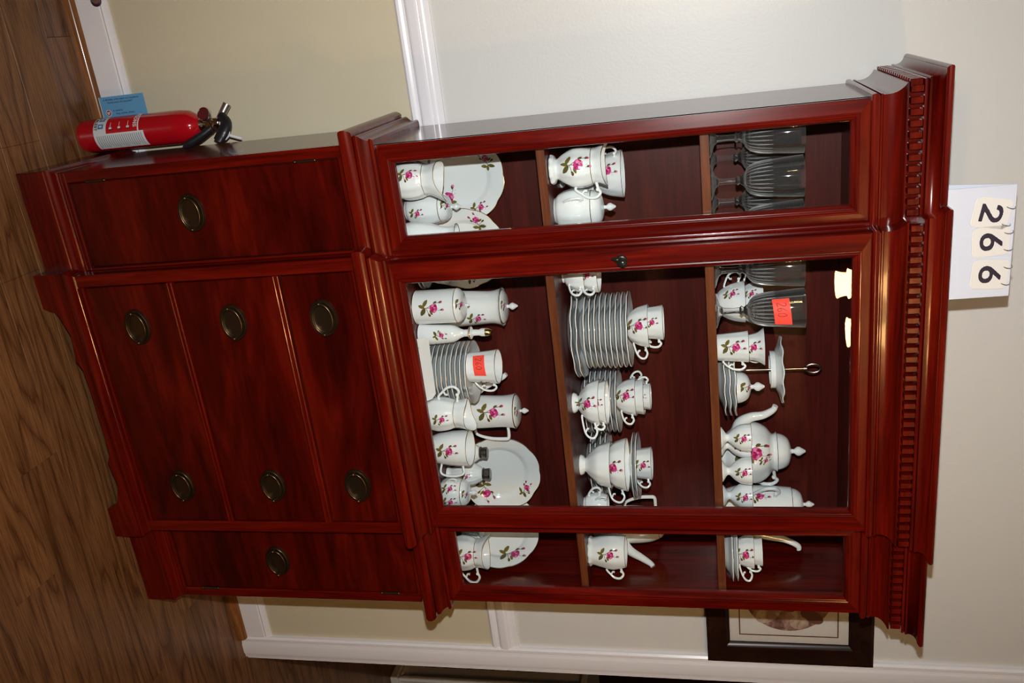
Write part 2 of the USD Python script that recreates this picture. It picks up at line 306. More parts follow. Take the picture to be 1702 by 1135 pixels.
# lower case
obj('lower_body', cat(box(-LW, LW, .012, .318, .09, .86), box(-LC, LC, -P + .012, .02, .09, .86)), 'mahogany_upright', cab)
for s in (-1, 1):
    xs = sorted
    for x0, x1, yf in ((.577, .603, 0), (.36, .366, 0), (.330, .360, -P)):
        a, b = sorted((s * x0, s * x1)); obj('stile', box(a, b, yf, yf + .016, .10, .845, .0015), 'mahogany_upright', cab)
    a, b = sorted((s * .362, s * .60)); obj('rail', box(a, b, .001, .014, .818, .846, .001), 'mahogany_across', cab); obj('rail', box(a, b, .001, .014, .10, .118, .001), 'mahogany_across', cab)
    for z in (.108, .119): obj('bead', mv(roty(cyl(.0036, -(b - a) / 2, (b - a) / 2, 10), 90), (a + b) / 2, .001, z), 'mahogany_across', cab)
for z0, z1 in ((.10, .116), (.3465, .3605), (.6235, .6385), (.8215, .846)):
    obj('rail', box(-.332, .332, -P + .002, -P + .014, z0, z1), 'mahogany_across', cab)
    for z in (z0 + .002, z1 - .002):
        if .09 < z < .83: obj('bead', mv(roty(cyl(.0034, -.329, .329, 10), 90), 0, -P + .0005, z), 'mahogany_across', cab)
def pull_plate():
    m = lathe([(0, .002), (.020, .002), (.0255, .0035), (.029, .007), (.0315, .0075), (.0335, .005), (.034, 0), (0, 0)], 48); m.apply_scale((1.34, 1, 1)); return rotx(m, 90)
def pull_bail():
    th = np.linspace(0, 2 * PI, 41)[:-1]; cs = np.stack([.0355 * np.cos(th), np.full(40, -.0105), .0245 * np.sin(th)], 1)
    pr = np.vstack([cs, cs[:1]]); ring = tube(pr, .0029, 8, 0)
    return cat(ring, *[cat(mv(rotx(cyl(.0035, 0, .014, 10), 90), s * .0375, 0, 0), ball(.0046, (s * .0375, -.0145, 0))) for s in (-1, 1)])
PLATE, BAIL = pull_plate(), pull_bail()
def pulls(part, xs, y, z):
    for x in xs:
        obj('back_plate', mv(PLATE, x, y, z), 'antique_brass', part, 50); obj('bail', mv(BAIL, x, y, z), 'antique_brass', part, 50)
for z0, z1, zc in ((.1175, .345, .237), (.362, .622, .498), (.640, .820, .731)):
    d = obj('drawer', box(-.327, .327, -P + .003, -P + .018, z0 + .0028, z1 - .0028, .0018), 'mahogany_figured', cab); pulls(d, (-.222, .222), -P + .003, zc)
for s in (-1, 1):
    a, b = sorted((s * .3675, s * .5755))
    d = obj('lower_door', box(a + .001, b - .001, .003, .016, .1250, .8155, .0018), 'mahogany_figured', cab); pulls(d, (s * .482,), .003, .43)
    for z in (.20, .74): obj('hinge', cat(cyl(.0035, -.022, .022, 10), ball(.0042, (0, 0, .024), sub=1), ball(.0042, (0, 0, -.024), sub=1)).apply_translation((s * .5765, .0005, z)), 'antique_brass', d)
obj('gap_shade_sheet', cat(box(-.599, .599, .0105, .0125, .10, .83), box(-.357, .357, -P + .0105, -P + .0125, .10, .83)), 'mahogany_gap_shade', cab, False)  # dark sheet added behind the gaps, crevice shade put into its colour
# plinth and apron
for s in (-1, 1):
    a, b = sorted((s * .6115, s * .352)); obj('plinth', box(a, b, -.015, .318, 0, .077, .002), 'mahogany_across', cab)
half = [(-.3705, 0), (-.285, 0), (-.280, .012), (-.275, .030), (-.262, .039), (-.246, .043), (-.230, .049), (-.212, .055), (-.195, .054), (-.178, .051), (-.160, .049), (-.143, .047), (-.134, .052), (-.120, .059), (-.07, .062)]
ap = half + [(-x, z) for x, z in half[::-1]] + [(.3705, .077), (-.3705, .077)]
obj('apron', extrude_y(ap, -.059, -.037), 'mahogany_across', cab)
for s in (-1, 1):
    a, b = sorted((s * .3705, s * .350)); obj('bracket_foot', box(a, b, -.0375, -.014, 0, .077), 'mahogany_across', cab)
def loftpart(name, prof, m='mahogany_across', **k): return obj(name, loft_break(prof, **k), m, cab, 28)
loftpart('base_moulding', [(.012, .076), (.013, .079), (.013, .084), (.010, .088), (.006, .093), (.004, .101), (.001, .104)], W=LW - .003, C=LC - .003)
# waist
loftpart('waist_board', [(.005, .838), (.024, .838), (.030, .842), (.0335, .850), (.0335, .858), (.030, .866), (.026, .870), (.003, .870)], W=LW, C=LC - .012, back=.318)
loftpart('waist_cove', [(.018, .870), (.022, .872), (.023, .878), (.021, .882), (.016, .886), (.011, .893), (.009, .900), (.012, .902), (.013, .906), (.010, .910), (.003, .911), (-.018, .911), (-.018, .896)], W=LW - .004, C=C, back=.324)
# upper case
for s in (-1, 1):
    a, b = sorted((s * W, s * (W - .018))); obj('side_panel', box(a, b, .006, .324, .906, 1.93, .001), 'mahogany_upright', cab)
    a, b = sorted((s * .340, s * .322)); obj('return_stile', box(a, b, -P + .02, .022, .906, 1.93), 'mahogany_upright', cab)
obj('back_panel', box(-.58, .58, .316, .324, .88, 1.93), 'mahogany_inside', cab)
def shelf_mesh(z0, z1, y, yc, c):
    m = extrude_z([(-.577, .317), (-.577, y), (-c, y), (-c, yc), (c, yc), (c, y), (.577, y), (.577, .317)], z0, z1); m.fix_normals(); return m
obj('cabinet_floor', shelf_mesh(.880, .900, .022, -P + .02, .322), 'mahogany_inside', cab); obj('cabinet_top', shelf_mesh(1.912, 1.93, .022, -P + .02, .322), 'mahogany_inside', cab)
obj('shelf', shelf_mesh(1.256, 1.274, .032, -.008, .318), 'mahogany_inside', cab); obj('shelf', shelf_mesh(1.598, 1.616, .032, -.008, .318), 'mahogany_inside', cab)
for z in (1.256, 1.598):
    for q in ((-.577, -.318, .0305), (.318, .577, .0305), (-.318, .318, -.0095)): obj('shelf_edge', box(q[0], q[1], q[2], q[2] + .0025, z - .0004, z + .0184, .0008), 'shelf_edge_wood', cab, False)
FP = [('outer', .022), ('outer', .002), (.0165, 0), (.0155, .0012), (.0140, .0012), (.0130, -.001), (.0105, -.002), (.008, -.001), (.007, .0015), (.0055, .002), (.003, .0055), (.001, .010), (0, .012), (0, .022)]
def glazed_door(name, outer, opening, y0, label=None):
    d = thing_part = UsdGeom.Xform.Define(stage, numbered(str(cab.GetPath()) + '/' + name)).GetPrim()
    if label: d.SetCustomDataByKey('label', label)
    for m, nm, mt in zip(rect_frame(outer, opening, FP, y0), ('stile', 'stile', 'rail', 'rail'), ('mahogany_upright',) * 2 + ('mahogany_across',) * 2): obj(nm, m, mt, d, 28)
    o = opening; obj('glass_pane', box(o[0] - .004, o[1] + .004, y0 + .0135, y0 + .0165, o[2] - .004, o[3] + .004), 'window_glass', d, False)
    return d
ld = glazed_door('side_door', (-W, -.3585, .9085, 1.924), (-.553, -.388, .944, 1.885), 0)
rd = glazed_door('side_door', (.3585, W, .9085, 1.924), (.388, .553, .944, 1.885), 0)
cd = glazed_door('centre_door', (-.340, .340, .9085, 1.924), (-.290, .290, .941, 1.886), -P)
for s in (-1, 1): obj('astragal', cat(box(min(s * .340, s * .358), max(s * .340, s * .358), .002, .02, .9085, 1.924), mv(cyl(.0075, .9085, 1.924, 16), s * .350, .003, 0)), 'mahogany_upright', cab)
obj('latch', cat(rotx(lathe([(0, .004), (.010, .004), (.012, .002), (.0125, 0), (0, 0)]), 90), mv(ball(.0095, (0, 0, 0), (1, .8, 1)), 0, -.019, .004), rotx(cyl(.0045, 0, .014, 12), 90).apply_translation((0, 0, .004)),
                 tube([(-.002, -.008, .002), (-.006, -.012, -.008), (-.008, -.010, -.020)], [.006, .0055, .002], 8), *[mv(trimesh.creation.torus(.0085, .0012, 16, 6).apply_transform(trimesh.transformations.rotation_matrix(PI / 2, (1, 0, 0))), 0, -.016 - .003 * k, .004) for k in (0, 1)]
                 ).apply_translation((-.3165, -P - .0005, 1.428)), 'dark_iron', cd, 50)
# cornice
BK = .324
loftpart('cornice_bead', [(.000, 1.920), (.006, 1.921), (.008, 1.925), (.008, 1.929), (.006, 1.933), (.002, 1.934), (.002, 1.9365)], back=BK)
loftpart('frieze', [(.003, 1.936), (.0065, 1.937), (.0065, 1.940)] + [tuple(q) for q in spline([(.004, 1.942), (.0045, 1.955), (.008, 1.966), (.016, 1.975), (.023, 1.979)], 12)] + [(.0235, 1.982), (.010, 1.982)], back=BK)
loftpart('dentil_band', [(.010, 1.981), (.012, 1.982), (.012, 2.009), (.010, 2.010)], back=BK)
loftpart('cornice_fillet', [(.02, 2.008), (.028, 2.008), (.029, 2.011), (.028, 2.0135), (.026, 2.0145), (.031, 2.016), (.031, 2.020), (.02, 2.020)], back=BK)
loftpart('cornice_cove', [(.025, 2.019), (.030, 2.019)] + [tuple(q) for q in spline([(.030, 2.021), (.0305, 2.028), (.034, 2.035), (.040, 2.039), (.0445, 2.040)], 10)] + [(.0445, 2.0425), (.03, 2.0425)], back=BK)
loftpart('cornice_top', [(.03, 2.041), (.046, 2.041), (.049, 2.0435), (.050, 2.047), (.049, 2.051), (.046, 2.053), (.03, 2.053)], back=BK)
dent = box(-.0060, .0060, -.007, .012, 1.9845, 2.0065, .0008)
def dentils(p0, p1, ang):
    p0, p1 = np.array(p0), np.array(p1); L = np.linalg.norm(p1 - p0); n = int(round(L / .0208)); u = (p1 - p0) / L
    for k in range(n):
        q = p0 + u * ((k + .5) * L / n); obj('dentil', mv(rotz(dent, ang), q[0], q[1], 0), 'mahogany_across', cab, False)
o = .0225
dentils((-W - o, -o), (-C - o, -o), 0); dentils((-C - o, -P - o), (C + o, -P - o), 0); dentils((C + o, -o), (W + o, -o), 0); dentils((-W - o, BK), (-W - o, -o), -90)

# ------------------------------------------------------------------ porcelain
VIEW = -112                                                                # the side that faces the room
PINK, ROSE, PALE, OLIVE, MOSS, BROWN, STEM, LILAC = (.55, .045, .22), (.36, .010, .10), (.72, .22, .42), (.17, .15, .035), (.10, .10, .03), (.16, .06, .035), (.22, .13, .06), (.55, .50, .66)
def blob(cx, cy, rx, ry, rot, col, lay, rg, n=9, wob=.25, pointed=0):
    th = np.arange(n) * 2 * PI / n; rr = 1 + 1.3 * wob * (np.array([rg.random() for _ in range(n)]) - .5)
    x, yv = rx * rr * np.cos(th), ry * rr * np.sin(th) * (1 - pointed * np.abs(np.cos(th)) ** 2)
    c, s = math.cos(rot), math.sin(rot)
    return np.stack([cx + c * x - s * yv, cy + s * x + c * yv], 1), col, lay
def line2(pts, w, col, lay):
    p = spline(pts, 8); t = np.gradient(p, axis=0); t /= np.linalg.norm(t, axis=1, keepdims=True) + 1e-9; n = np.stack([-t[:, 1], t[:, 0]], 1) * w / 2
    return [(np.array([p[i] + n[i], p[i] - n[i], p[i + 1] - n[i + 1], p[i + 1] + n[i + 1]]), col, lay) for i in range(len(p) - 1)]
def rose_spray(seed=0, flip=1, big=True):
    rg = random.Random(seed); q = []
    q += line2([(.02, -.62), (.0, -.30), (.02, .0)], .035, STEM, 0) + line2([(0, -.3), (-.22, .1), (-.30, .48)], .03, STEM, 0) + line2([(0, -.35), (.2, -.28), (.38, -.22)], .03, STEM, 0) + line2([(.1, .2), (.16, .42), (.14, .6)], .02, STEM, 0)
    for cx, cy, a, l, w, c in ((-.26, -.42, 2.6, .24, .12, OLIVE), (.22, -.55, -.6, .26, .13, MOSS), (-.08, -.62, -1.9, .20, .10, OLIVE), (.27, -.08, .3, .16, .08, OLIVE), (-.30, .18, 2.0, .12, .06, MOSS)):
        q.append(blob(cx, cy, l, w, a, c, 1, rg, 10, .12, .45)); q += [(s, BROWN, 2) for s, _, _ in line2([(cx - l * .8 * math.cos(a), cy - l * .8 * math.sin(a)), (cx, cy), (cx + l * .8 * math.cos(a), cy + l * .8 * math.sin(a))], .02, BROWN, 2)]
    cx, cy, R = .03, .10, .25
    q.append(blob(cx, cy, R, R * .9, 0, PINK, 3, rg, 12, .22))
    for k in range(6): q.append(blob(cx + R * .62 * math.cos(k * 1.05 + .3), cy + R * .55 * math.sin(k * 1.05 + .3), R * .38, R * .30, k * 1.05, (PALE, PINK, ROSE)[k % 3], 4, rg, 8, .3))
    for k in range(3): q.append(blob(cx + R * .2 * math.cos(k * 2.1), cy + R * .2 * math.sin(k * 2.1), R * .28, R * .2, k * 2.1, (ROSE, PALE, ROSE)[k], 5, rg, 8, .3))
    for bx, by, a, c in ((-.31, .52, 1.8, PINK), (.43, -.20, .2, BROWN), (.13, .62, 1.5, PALE)):
        q.append(blob(bx, by, .10, .075, a, c, 3, rg, 8, .2)); q.append(blob(bx - .06 * math.cos(a), by - .06 * math.sin(a), .08, .05, a + .6, MOSS, 4, rg, 7, .2))
    for k in range(4): q.append(blob(.35 * (rg.random() - .5) + .15, .25 + .3 * rg.random(), .03, .03, 0, LILAC, 1, rg, 6, .3))
    return [(np.stack([p[:, 0] * flip, p[:, 1]], 1), c, l) for p, c, l in q]
def decal(parent, f, scale, seed=0, flip=1, rot=0.0, name='rose_decal'):
    """f(s, t, lift) -> points on the glazed surface, s and t in metres"""
    V, Fc, Cc = [], [], []; n = 0; c_, s_ = math.cos(rot), math.sin(rot)
    for p, col, lay in rose_spray(seed, flip):
        p = np.stack([c_ * p[:, 0] - s_ * p[:, 1], s_ * p[:, 0] + c_ * p[:, 1]], 1) * scale * 1.25
        m = p.mean(0, keepdims=True); pts = np.vstack([m, p]); k = len(p)
        if len(p) == 4: pts = p; fc = [(0, 1, 2), (0, 2, 3)]
        else: fc = [(0, i + 1, (i + 1) % k + 1) for i in range(k)]
        V.append(f(pts[:, 0], pts[:, 1], .0006 + .00009 * lay)); Fc.append(np.array(fc) + n); Cc.append(np.repeat([col], len(pts), 0)); n += len(pts)
    path = numbered(str(parent.GetPath()) + '/' + name)
    pr = usdkit.mesh(stage, path, (np.vstack(V), np.vstack(Fc)), MAT['decal_print'], False)
    pv = UsdGeom.PrimvarsAPI(pr).CreatePrimvar('decal_color', Sdf.ValueTypeNames.Color3fArray, 'vertex'); pv.Set(Vt.Vec3fArray.FromNumpy(np.vstack(Cc).astype(np.float32)))
    return pr.GetPrim()
class Pot:
    """a hollow vessel of revolution with flutes and a shaped lip"""
    def __init__(s, outer, t=.0028, lobes=0, amp=0.0, lip=None, n=30, foot_wave=0.0):
        s.o = spline(outer, n); s.o[0, 0] = max(s.o[0, 0], 0); s.t, s.lobes, s.amp, s.lip, s.fw = t, lobes, amp, lip, foot_wave
        s.h = s.o[-1, 1]
    def mod(s, T, r, z):
        u = np.clip(z / s.h, 0, 1); rr = r * (1 + s.amp * np.cos(s.lobes * T) * np.sin(PI * np.clip(u, .02, 1)) ** .7) if s.lobes else r.copy(); zz = z.copy(); dx = dy = 0
        if s.fw: rr = rr * (1 + s.fw * np.cos(10 * T) * np.clip(1 - u / .12, 0, 1))
        if s.lip:
            ang, rise, out = s.lip[:3]; start = s.lip[3] if len(s.lip) > 3 else .7; a = math.radians(ang); k = np.clip((u - start) / (1 - start), 0, 1) ** 1.4; g = np.exp(-(np.angle(np.exp(1j * (T - a))) / .55) ** 2); h = np.exp(-(np.angle(np.exp(1j * (T - a - PI))) / .8) ** 2)
            zz = zz + k * (rise * g + .45 * rise * h - .12 * rise); rr = rr + k * out * g
        return np.stack([rr * np.cos(T), rr * np.sin(T), zz], -1)
    def mesh(s, seg=56):
        o, t = s.o, s.t; i0 = np.argmax(o[:, 1] > .004 + .0 * s.h) ; inn = np.stack([np.maximum(o[:, 0] - t, .0015), o[:, 1]], 1)[max(i0, 6):][::-1]
        prof = np.vstack([[(0, o[0, 1])], o, inn, [(0, inn[-1, 1])]])
        return lathe(prof, seg, s.mod)
    def rim(s, seg=72, r=.0007, frac=1.0, dr=-.0010):
        j = min(int(frac * (len(s.o) - 1)), len(s.o) - 1); T = np.linspace(0, 2 * PI, seg + 1)[None]
        off = dr if frac == 1.0 else .0002
        P = s.mod(T, np.full_like(T, s.o[j, 0] + off), np.full_like(T, s.o[j, 1] + (.0003 if frac == 1.0 else 0)))[0]
        return tube(P, r, 6, 0)
    def R(s, z): return np.interp(z, s.o[:, 1], s.o[:, 0]) if np.all(np.diff(s.o[:, 1]) >= -1e-6) else s.o[np.argmin(abs(s.o[:, 1] - z)), 0]
    def on(s, ang, zc):
        a0 = math.radians(ang)
        def f(x, y, lift):
            zz = np.clip(zc + y, .001, s.h * .985); r = np.interp(zz, np.maximum.accumulate(s.o[:, 1]), s.o[:, 0]); T = a0 + x / max(np.interp(zc, np.maximum.accumulate(s.o[:, 1]), s.o[:, 0]), .012)
            Pm = s.mod(T, r + lift, zz); return Pm
        return f
def loop_handle(p, ang, z0, z1, out, rad=.0034, style='scroll'):
    """a handle in the radial plane between heights z0 and z1"""
    r0, r1 = p.R(z0) - .0015, p.R(z1) - .0015; R = max(p.R(z0), p.R(z1)); h = z1 - z0
    if style == 'scroll':
        pts = [(r0, 0, z0), (r0 + .25 * out, 0, z0 - .02 * h), (R + .55 * out, 0, z0 + .22 * h), (R + .95 * out, 0, z0 + .55 * h), (R + 1.0 * out, 0, z0 + .95 * h), (R + .62 * out, 0, z0 + 1.18 * h), (R + .25 * out, 0, z0 + 1.08 * h), (r1, 0, z1)]
        m = cat(tube(pts, [rad * 1.05, rad * .9, rad * .9, rad, rad * 1.05, rad, rad * .9, rad * 1.1], 8), tube([(R + .60 * out, 0, z0 + .30 * h), (R + .34 * out, 0, z0 + .40 * h), (R + .36 * out, 0, z0 + .55 * h)], [rad * .8, rad * .7, rad * 1.0], 7), ball(rad * 1.35, (R + .30 * out, 0, z0 + 1.05 * h), sub=1))
    elif style == 'ring':
        m = tube([(r0, 0, z0), (R + .7 * out, 0, z0 - .02 * h), (R + out, 0, z0 + .5 * h), (R + .75 * out, 0, z0 + 1.02 * h), (r1, 0, z1)], rad, 8)
    elif style == 'angular':
        m = tube([(r0, 0, z0), (R + .55 * out, 0, z0 + .05 * h), (R + .93 * out, 0, z0 + .45 * h), (R + out, 0, z0 + .85 * h), (R + .92 * out, 0, z0 + 1.0 * h), (R + .4 * out, 0, z0 + 1.02 * h), (r1, 0, z1)], [rad * .9, rad, rad * 1.2, rad * 1.2, rad * 1.1, rad], 8)
    return rotz(m, ang)
def finial(r, z, pointed=True):
    return lathe([(0, z - .002), (r * .55, z - .002), (r * .45, z + r * .5), (r * .95, z + r * 1.1), (r, z + r * 1.6), (r * .7, z + r * 2.1), (r * .25, z + (2.8 if pointed else 2.4) * r), (0, z + (2.9 if pointed else 2.45) * r)], 20)
def lid(parent, r, z, rise, fr=.009, dec=True, seed=1):
    p = Pot([(r * .99, z - .001), (r * 1.0, z + .002), (r * .93, z + rise * .42), (r * .72, z + rise * .78), (r * .35, z + rise * .96), (.004, z + rise)], n=20)
    m = lathe(np.vstack([[(0, z - .001)], p.o, [(0, z + rise)]]), 48)
    l = obj('lid', m, 'porcelain', parent, 50); obj('finial', finial(fr, z + rise), 'porcelain', l, 50)
    th = np.linspace(0, 2 * PI, 49); obj('gold_band', tube(np.stack([(r + .0004) * np.cos(th), (r + .0004) * np.sin(th), np.full(49, z + .0008)], 1), .0008, 6, 0), 'gold', l)
    if dec:
        a0 = math.radians(VIEW); rm, zs, rs = r * .70, p.o[:, 1][::-1], p.o[:, 0][::-1]
        decal(l, lambda x, y, lift: (lambda rr: np.stack([rr * np.cos(a0 + x / rm), rr * np.sin(a0 + x / rm), np.interp(rr, rs, zs) + lift + .0004], -1))(np.clip(rm - y, .006, r * .97)), r * .42, seed)
    return l
def spout(p, ang, z0, pts, rads):
    m = tube([(p.R(z0) - .006, 0, z0)] + [(p.R(z0) + a, 0, b) for a, b in pts], rads, 12); return rotz(m, ang)
GROUPS = {}
def vessel(name, label, category, loc, pot, handles=(), decals=(), rim=True, rot=(0, 0, 0), group=None, bands=()):
    t = thing(name, label, category, loc, rot, group); obj('body', pot.mesh(), 'porcelain', t, 50)
    for h in handles: obj('handle', h, 'porcelain', t, 50)
    if rim: obj('gold_rim', pot.rim(), 'gold', t)
    for b in bands: obj('gold_band', pot.rim(frac=b), 'gold', t)
    for i, (a, z, s, *k) in enumerate(decals): decal(t, pot.on(a, z), s, k[0] if k else i, k[1] if len(k) > 1 else 1)
    return t
def cup_pot(r, h, kind='tea'):
    if kind == 'tea': o = [(r * .42, 0), (r * .45, .002), (r * .44, .005), (r * .62, h * .20), (r * .86, h * .52), (r * .96, h * .82), (r, h)]
    elif kind == 'footed': o = [(r * .43, 0), (r * .44, .003), (r * .38, .009), (r * .30, .013), (r * .50, h * .30), (r * .80, h * .55), (r * .92, h * .78), (r, h)]
    elif kind == 'straight': o = [(r * .80, 0), (r * .84, .003), (r * .86, h * .2), (r * .90, h * .5), (r * .95, h * .8), (r, h)]
    elif kind == 'bell': o = [(r * .40, 0), (r * .42, .003), (r * .40, .006), (r * .56, h * .15), (r * .66, h * .45), (r * .76, h * .75), (r, h)]
    return Pot(o, .0022, 12, .017)
def cup(label, loc, r, h, kind='tea', ang=-10, dec=True, seed=0, group=None, rot=(0, 0, 0), name='teacup', view=VIEW, out=None, ds=None, flip=1):
    p = cup_pot(r, h, kind); lo, hi = (.34, .80) if kind != 'straight' else (.2, .78)
    return vessel(name, label, 'mug' if name == 'mug' else 'cup', loc, p, [loop_handle(p, ang, h * lo, h * hi, out or r * .48, .0028)], [(view, h * .56, ds or h * .40, seed, flip)] if dec else [], rot=rot, group=group)
# plates
def plate_mesh(r, rise, foot, scal=.012, n=10, seg=96, th=.0032):
    pr = spline([(.0, .003), (foot * .9, .003), (foot * 1.05, .0045), (r * .74, rise * .62), (r, rise)], 20); low = pr.copy(); low[:, 1] -= th
    bot = np.vstack([[(0, 0.0012)], [(foot * .9, .0012), (foot * .92, 0), (foot, 0), (foot * 1.03, .0015)], low[low[:, 0] > foot * 1.06]])
    prof = np.vstack([bot, [(r + .0006, rise - th * .5)], pr[::-1]])
    def mod(T, R, Z):
        w = np.clip((R / r - .6) / .4, 0, 1) ** 2; k = 1 + scal * w * (np.abs(np.cos(n * T / 2)) - .5) * 2
        return np.stack([R * k * np.cos(T), R * k * np.sin(T), Z + .1 * scal * w * np.cos(n * T)], -1)
    T = np.linspace(0, 2 * PI, seg + 1)[None]; rim = mod(T, np.full_like(T, r), np.full_like(T, rise))[0]
    return lathe(prof, seg, mod), tube(rim, .0009, 6, 0), pr
PL = {}
def plate(label, loc, r=.08, rise=.017, foot=None, cat_='saucer', group=None, rot=(0, 0, 0), decals=(), scal=.012, name='saucer'):
    key = (r, rise, scal, bool(decals), name)
    if key in PL and not decals: return dup(PL[key], label, loc, rot, group)
    m, rm, pr = plate_mesh(r, rise, foot or r * .55, scal); t = thing(name, label, cat_, loc, rot, group)
    obj('dish', m, 'porcelain', t, 50); obj('gold_rim', rm, 'gold', t)
    for i, (a, rr, s, *k) in enumerate(decals):
        a = math.radians(a); c0 = np.array([rr * math.cos(a), rr * math.sin(a)])
        decal(t, lambda x, y, lift: np.stack([c0[0] + x, c0[1] + y, np.interp(np.hypot(c0[0] + x, c0[1] + y), pr[:, 0], pr[:, 1]) + lift + .0006], -1), s, k[0] if k else i, 1, k[1] if len(k) > 1 else 0.0)
    PL.setdefault(key, t); return t
ORD = ['lowest', 'second from the bottom', 'third from the bottom', 'fourth from the bottom', 'fifth from the bottom', 'sixth from the bottom', 'seventh from the bottom', 'eighth from the bottom', 'ninth from the bottom', 'tenth from the bottom', 'eleventh from the bottom']
def stack(where, x, y, z, r, n, step, rise=.017, start=0, total=None, group=None, seed=0, name='saucer'):
    rg = random.Random(seed); total = total or n
    for k in range(n):
        which = 'topmost' if start + k == total - 1 else ORD[start + k]
        plate(f'white gold-rimmed {name}, {which} {where}', (x + .0025 * (rg.random() - .5), y + .0025 * (rg.random() - .5), z + k * step), r, rise, group=group, rot=(0, 0, 0), name=name, cat_=name, scal=.003 if r < .1 else .012)
# the script's items follow in the order bottom shelf, middle shelf, top shelf; heights of the three boards:
B0, M0, T0 = .9004, 1.2744, 1.6164
def creamer_pot(r, h, lip_ang, rise=.02, out=.022, kind='plain'):
    if kind == 'footed': o = [(r * .62, 0), (r * .70, .003), (r * .66, .010), (r * .50, .016), (r * .72, h * .26), (r * .96, h * .48), (r * .92, h * .70), (r * .80, h * .84), (r * .98, h)]
    else: o = [(r * .70, 0), (r * .74, .003), (r * .88, h * .12), (r, h * .34), (r * .94, h * .58), (r * .80, h * .76), (r * .92, h)]
    return Pot(o, .0026, 9, .028, (lip_ang, rise, out, .72), foot_wave=.05 if kind == 'footed' else 0)
def jar_pot(r, h): return Pot([(r * .62, 0), (r * .66, .003), (r * .84, h * .15), (r, h * .45), (r * .97, h * .75), (r * .84, h)], .0026, 9, .024)

# ---------------- bottom shelf
vessel('cream_jug', 'white cream jug with flared wavy lip on the bottom shelf, nearest the fire extinguisher', 'jug', (-.497, .10, B0), creamer_pot(.044, .112, -35, .022, .018), [loop_handle(creamer_pot(.044, .112, -35), 150, .03, .085, .022, .0032)], [(-118, .052, .026, 3)], bands=(.80,))
jp = jar_pot(.040, .085)
t = vessel('sugar_bowl', 'small lidded sugar bowl with pointed finial on the bottom shelf beside the flared jug', 'sugar bowl', (-.416, .168, B0), jp, [loop_handle(jp, 178, .035, .070, .018, .003)], [(-88, .035, .020, 5)], rim=False); lid(t, .034, .085, .026, .0085, seed=8)
bv = Pot([(.022, 0), (.024, .003), (.029, .02), (.032, .045), (.028, .075), (.019, .105), (.015, .125), (.018, .138), (.022, .145)], .0025)
vessel('bud_vase', 'plain white bud vase with narrow neck behind the extinguisher-side door, bottom shelf', 'vase', (-.375, .07, B0), bv)
LEAN = 79
def standing(label, x, yc, r, decs, seed_name, rise=.018, scal=.014):
    return plate(label, (x, yc, B0 + r * math.sin(math.radians(LEAN)) + .004), r, rise, r * .6, 'plate', None, (LEAN, 0, 0), decs, scal, 'dinner_plate')
standing('large white scalloped plate with rose sprays standing behind the flared cream jug', -.465, .278, .109, [(-38, .062, .044, 11, 1.3), (120, .078, .028, 12, 1.9), (28, .085, .024, 13, .2)], 'a')
standing('white scalloped plate with broad rim, half hidden behind the bud vase', -.293, .257, .102, [(10, .076, .022, 14, .4), (150, .076, .028, 15, 2.), (-60, .076, .022, 16, 2.)], 'b')
cup('white cup half hidden between the canister and the door stile, bottom shelf', (-.268, .170, B0 + .0165), .044, .060, 'tea', -75, True, 17)
stack('of two tucked between the canister and the door stile', -.268, .170, B0, .050, 2, .010, .015, seed=2, group='little saucer pile at the left of the bottom centre')
cp = Pot([(.040, 0), (.042, .002), (.042, .006), (.042, .05), (.0422, .104)], .0028)
t = vessel('canister', 'straight-sided white lidded canister with a large rose spray on the bottom shelf', 'canister', (-.182, .125, B0), cp, [], [(-104, .052, .034, 0)], rim=False, bands=(.06, .10)); lid(t, .0425, .104, .020, .004, seed=3)
c2 = Pot([(.040, 0), (.043, .003), (.047, .03), (.047, .07), (.044, .12), (.042, .16), (.046, .182), (.050, .190)], .0028, 6, .02)
t = vessel('coffee_pot', 'tall white lidded pot with ball finial, standing behind the straight-sided canister', 'pot', (-.139, .230, B0), c2, [], [(-70, .13, .026, 6)]); lid(t, .043, .190, .012, .0095, seed=4)
bp_ = Pot([(.0, 0), (.026, .0), (.027, .003), (.0255, .02), (.0235, .055), (.021, .085), (.012, .103), (.0095, .110)], .0022)
t = vessel('cruet', 'slender white cruet with gold-tipped stopper, beside the canister', 'cruet', (-.112, .118, B0 + .001), bp_, [], [(-100, .058, .020, 7, -1)], rim=False)
st = obj('stopper', lathe([(0, .105), (.009, .105), (.009, .122), (.015, .126), (.0155, .131), (.008, .135), (.0075, .150), (.010, .156), (.010, .166), (0, .166)], 28), 'porcelain', t, 50)
obj('gold_tip', lathe([(.0098, .164), (.0095, .172), (.006, .181), (0, .184)], 24), 'gold', st, 50); obj('gold_band', lathe([(.0156, .127), (.0163, .1285), (.0156, .130), (.014, .1285)], 32), 'gold', st)
t = thing('paper_sheet', 'white paper sheet with faint handwriting leaning on the front of the saucer pile', 'paper', (0, 0, B0))
PT = 38
def tilt(m): return mv(rotx(m, -(90 - PT) + 90), 0, .012, .0006)
obj('sheet', tilt(extrude_z([(-.136, 0), (-.128, .055), (-.118, .062), (.022, .058), (.031, .046), (.031, 0)], 0, .0007)), 'paper_white', t, False)
ink = []
rg = random.Random(5)
for k in range(6):
    x0 = -.112 + .019 * k; ink.append(tube([(x0 + .003 * math.cos(a) * (1 + .5 * rg.random()) + .0022 * a, .026 - .0012 * k + .0065 * math.sin(a * (1 + .3 * rg.random())), .001) for a in np.linspace(0, 5.5, 7)], .0006, 5, 20))
obj('handwriting', tilt(cat(ink)), 'ink_faint', t, False, 'faint pencilled scrawl')
stack('in the pile behind the paper sheet', .004, .150, B0, .080, 9, .0123, .016, seed=3, group='saucer pile behind the paper sheet')
zc = B0 + 8 * .0123 + .0062
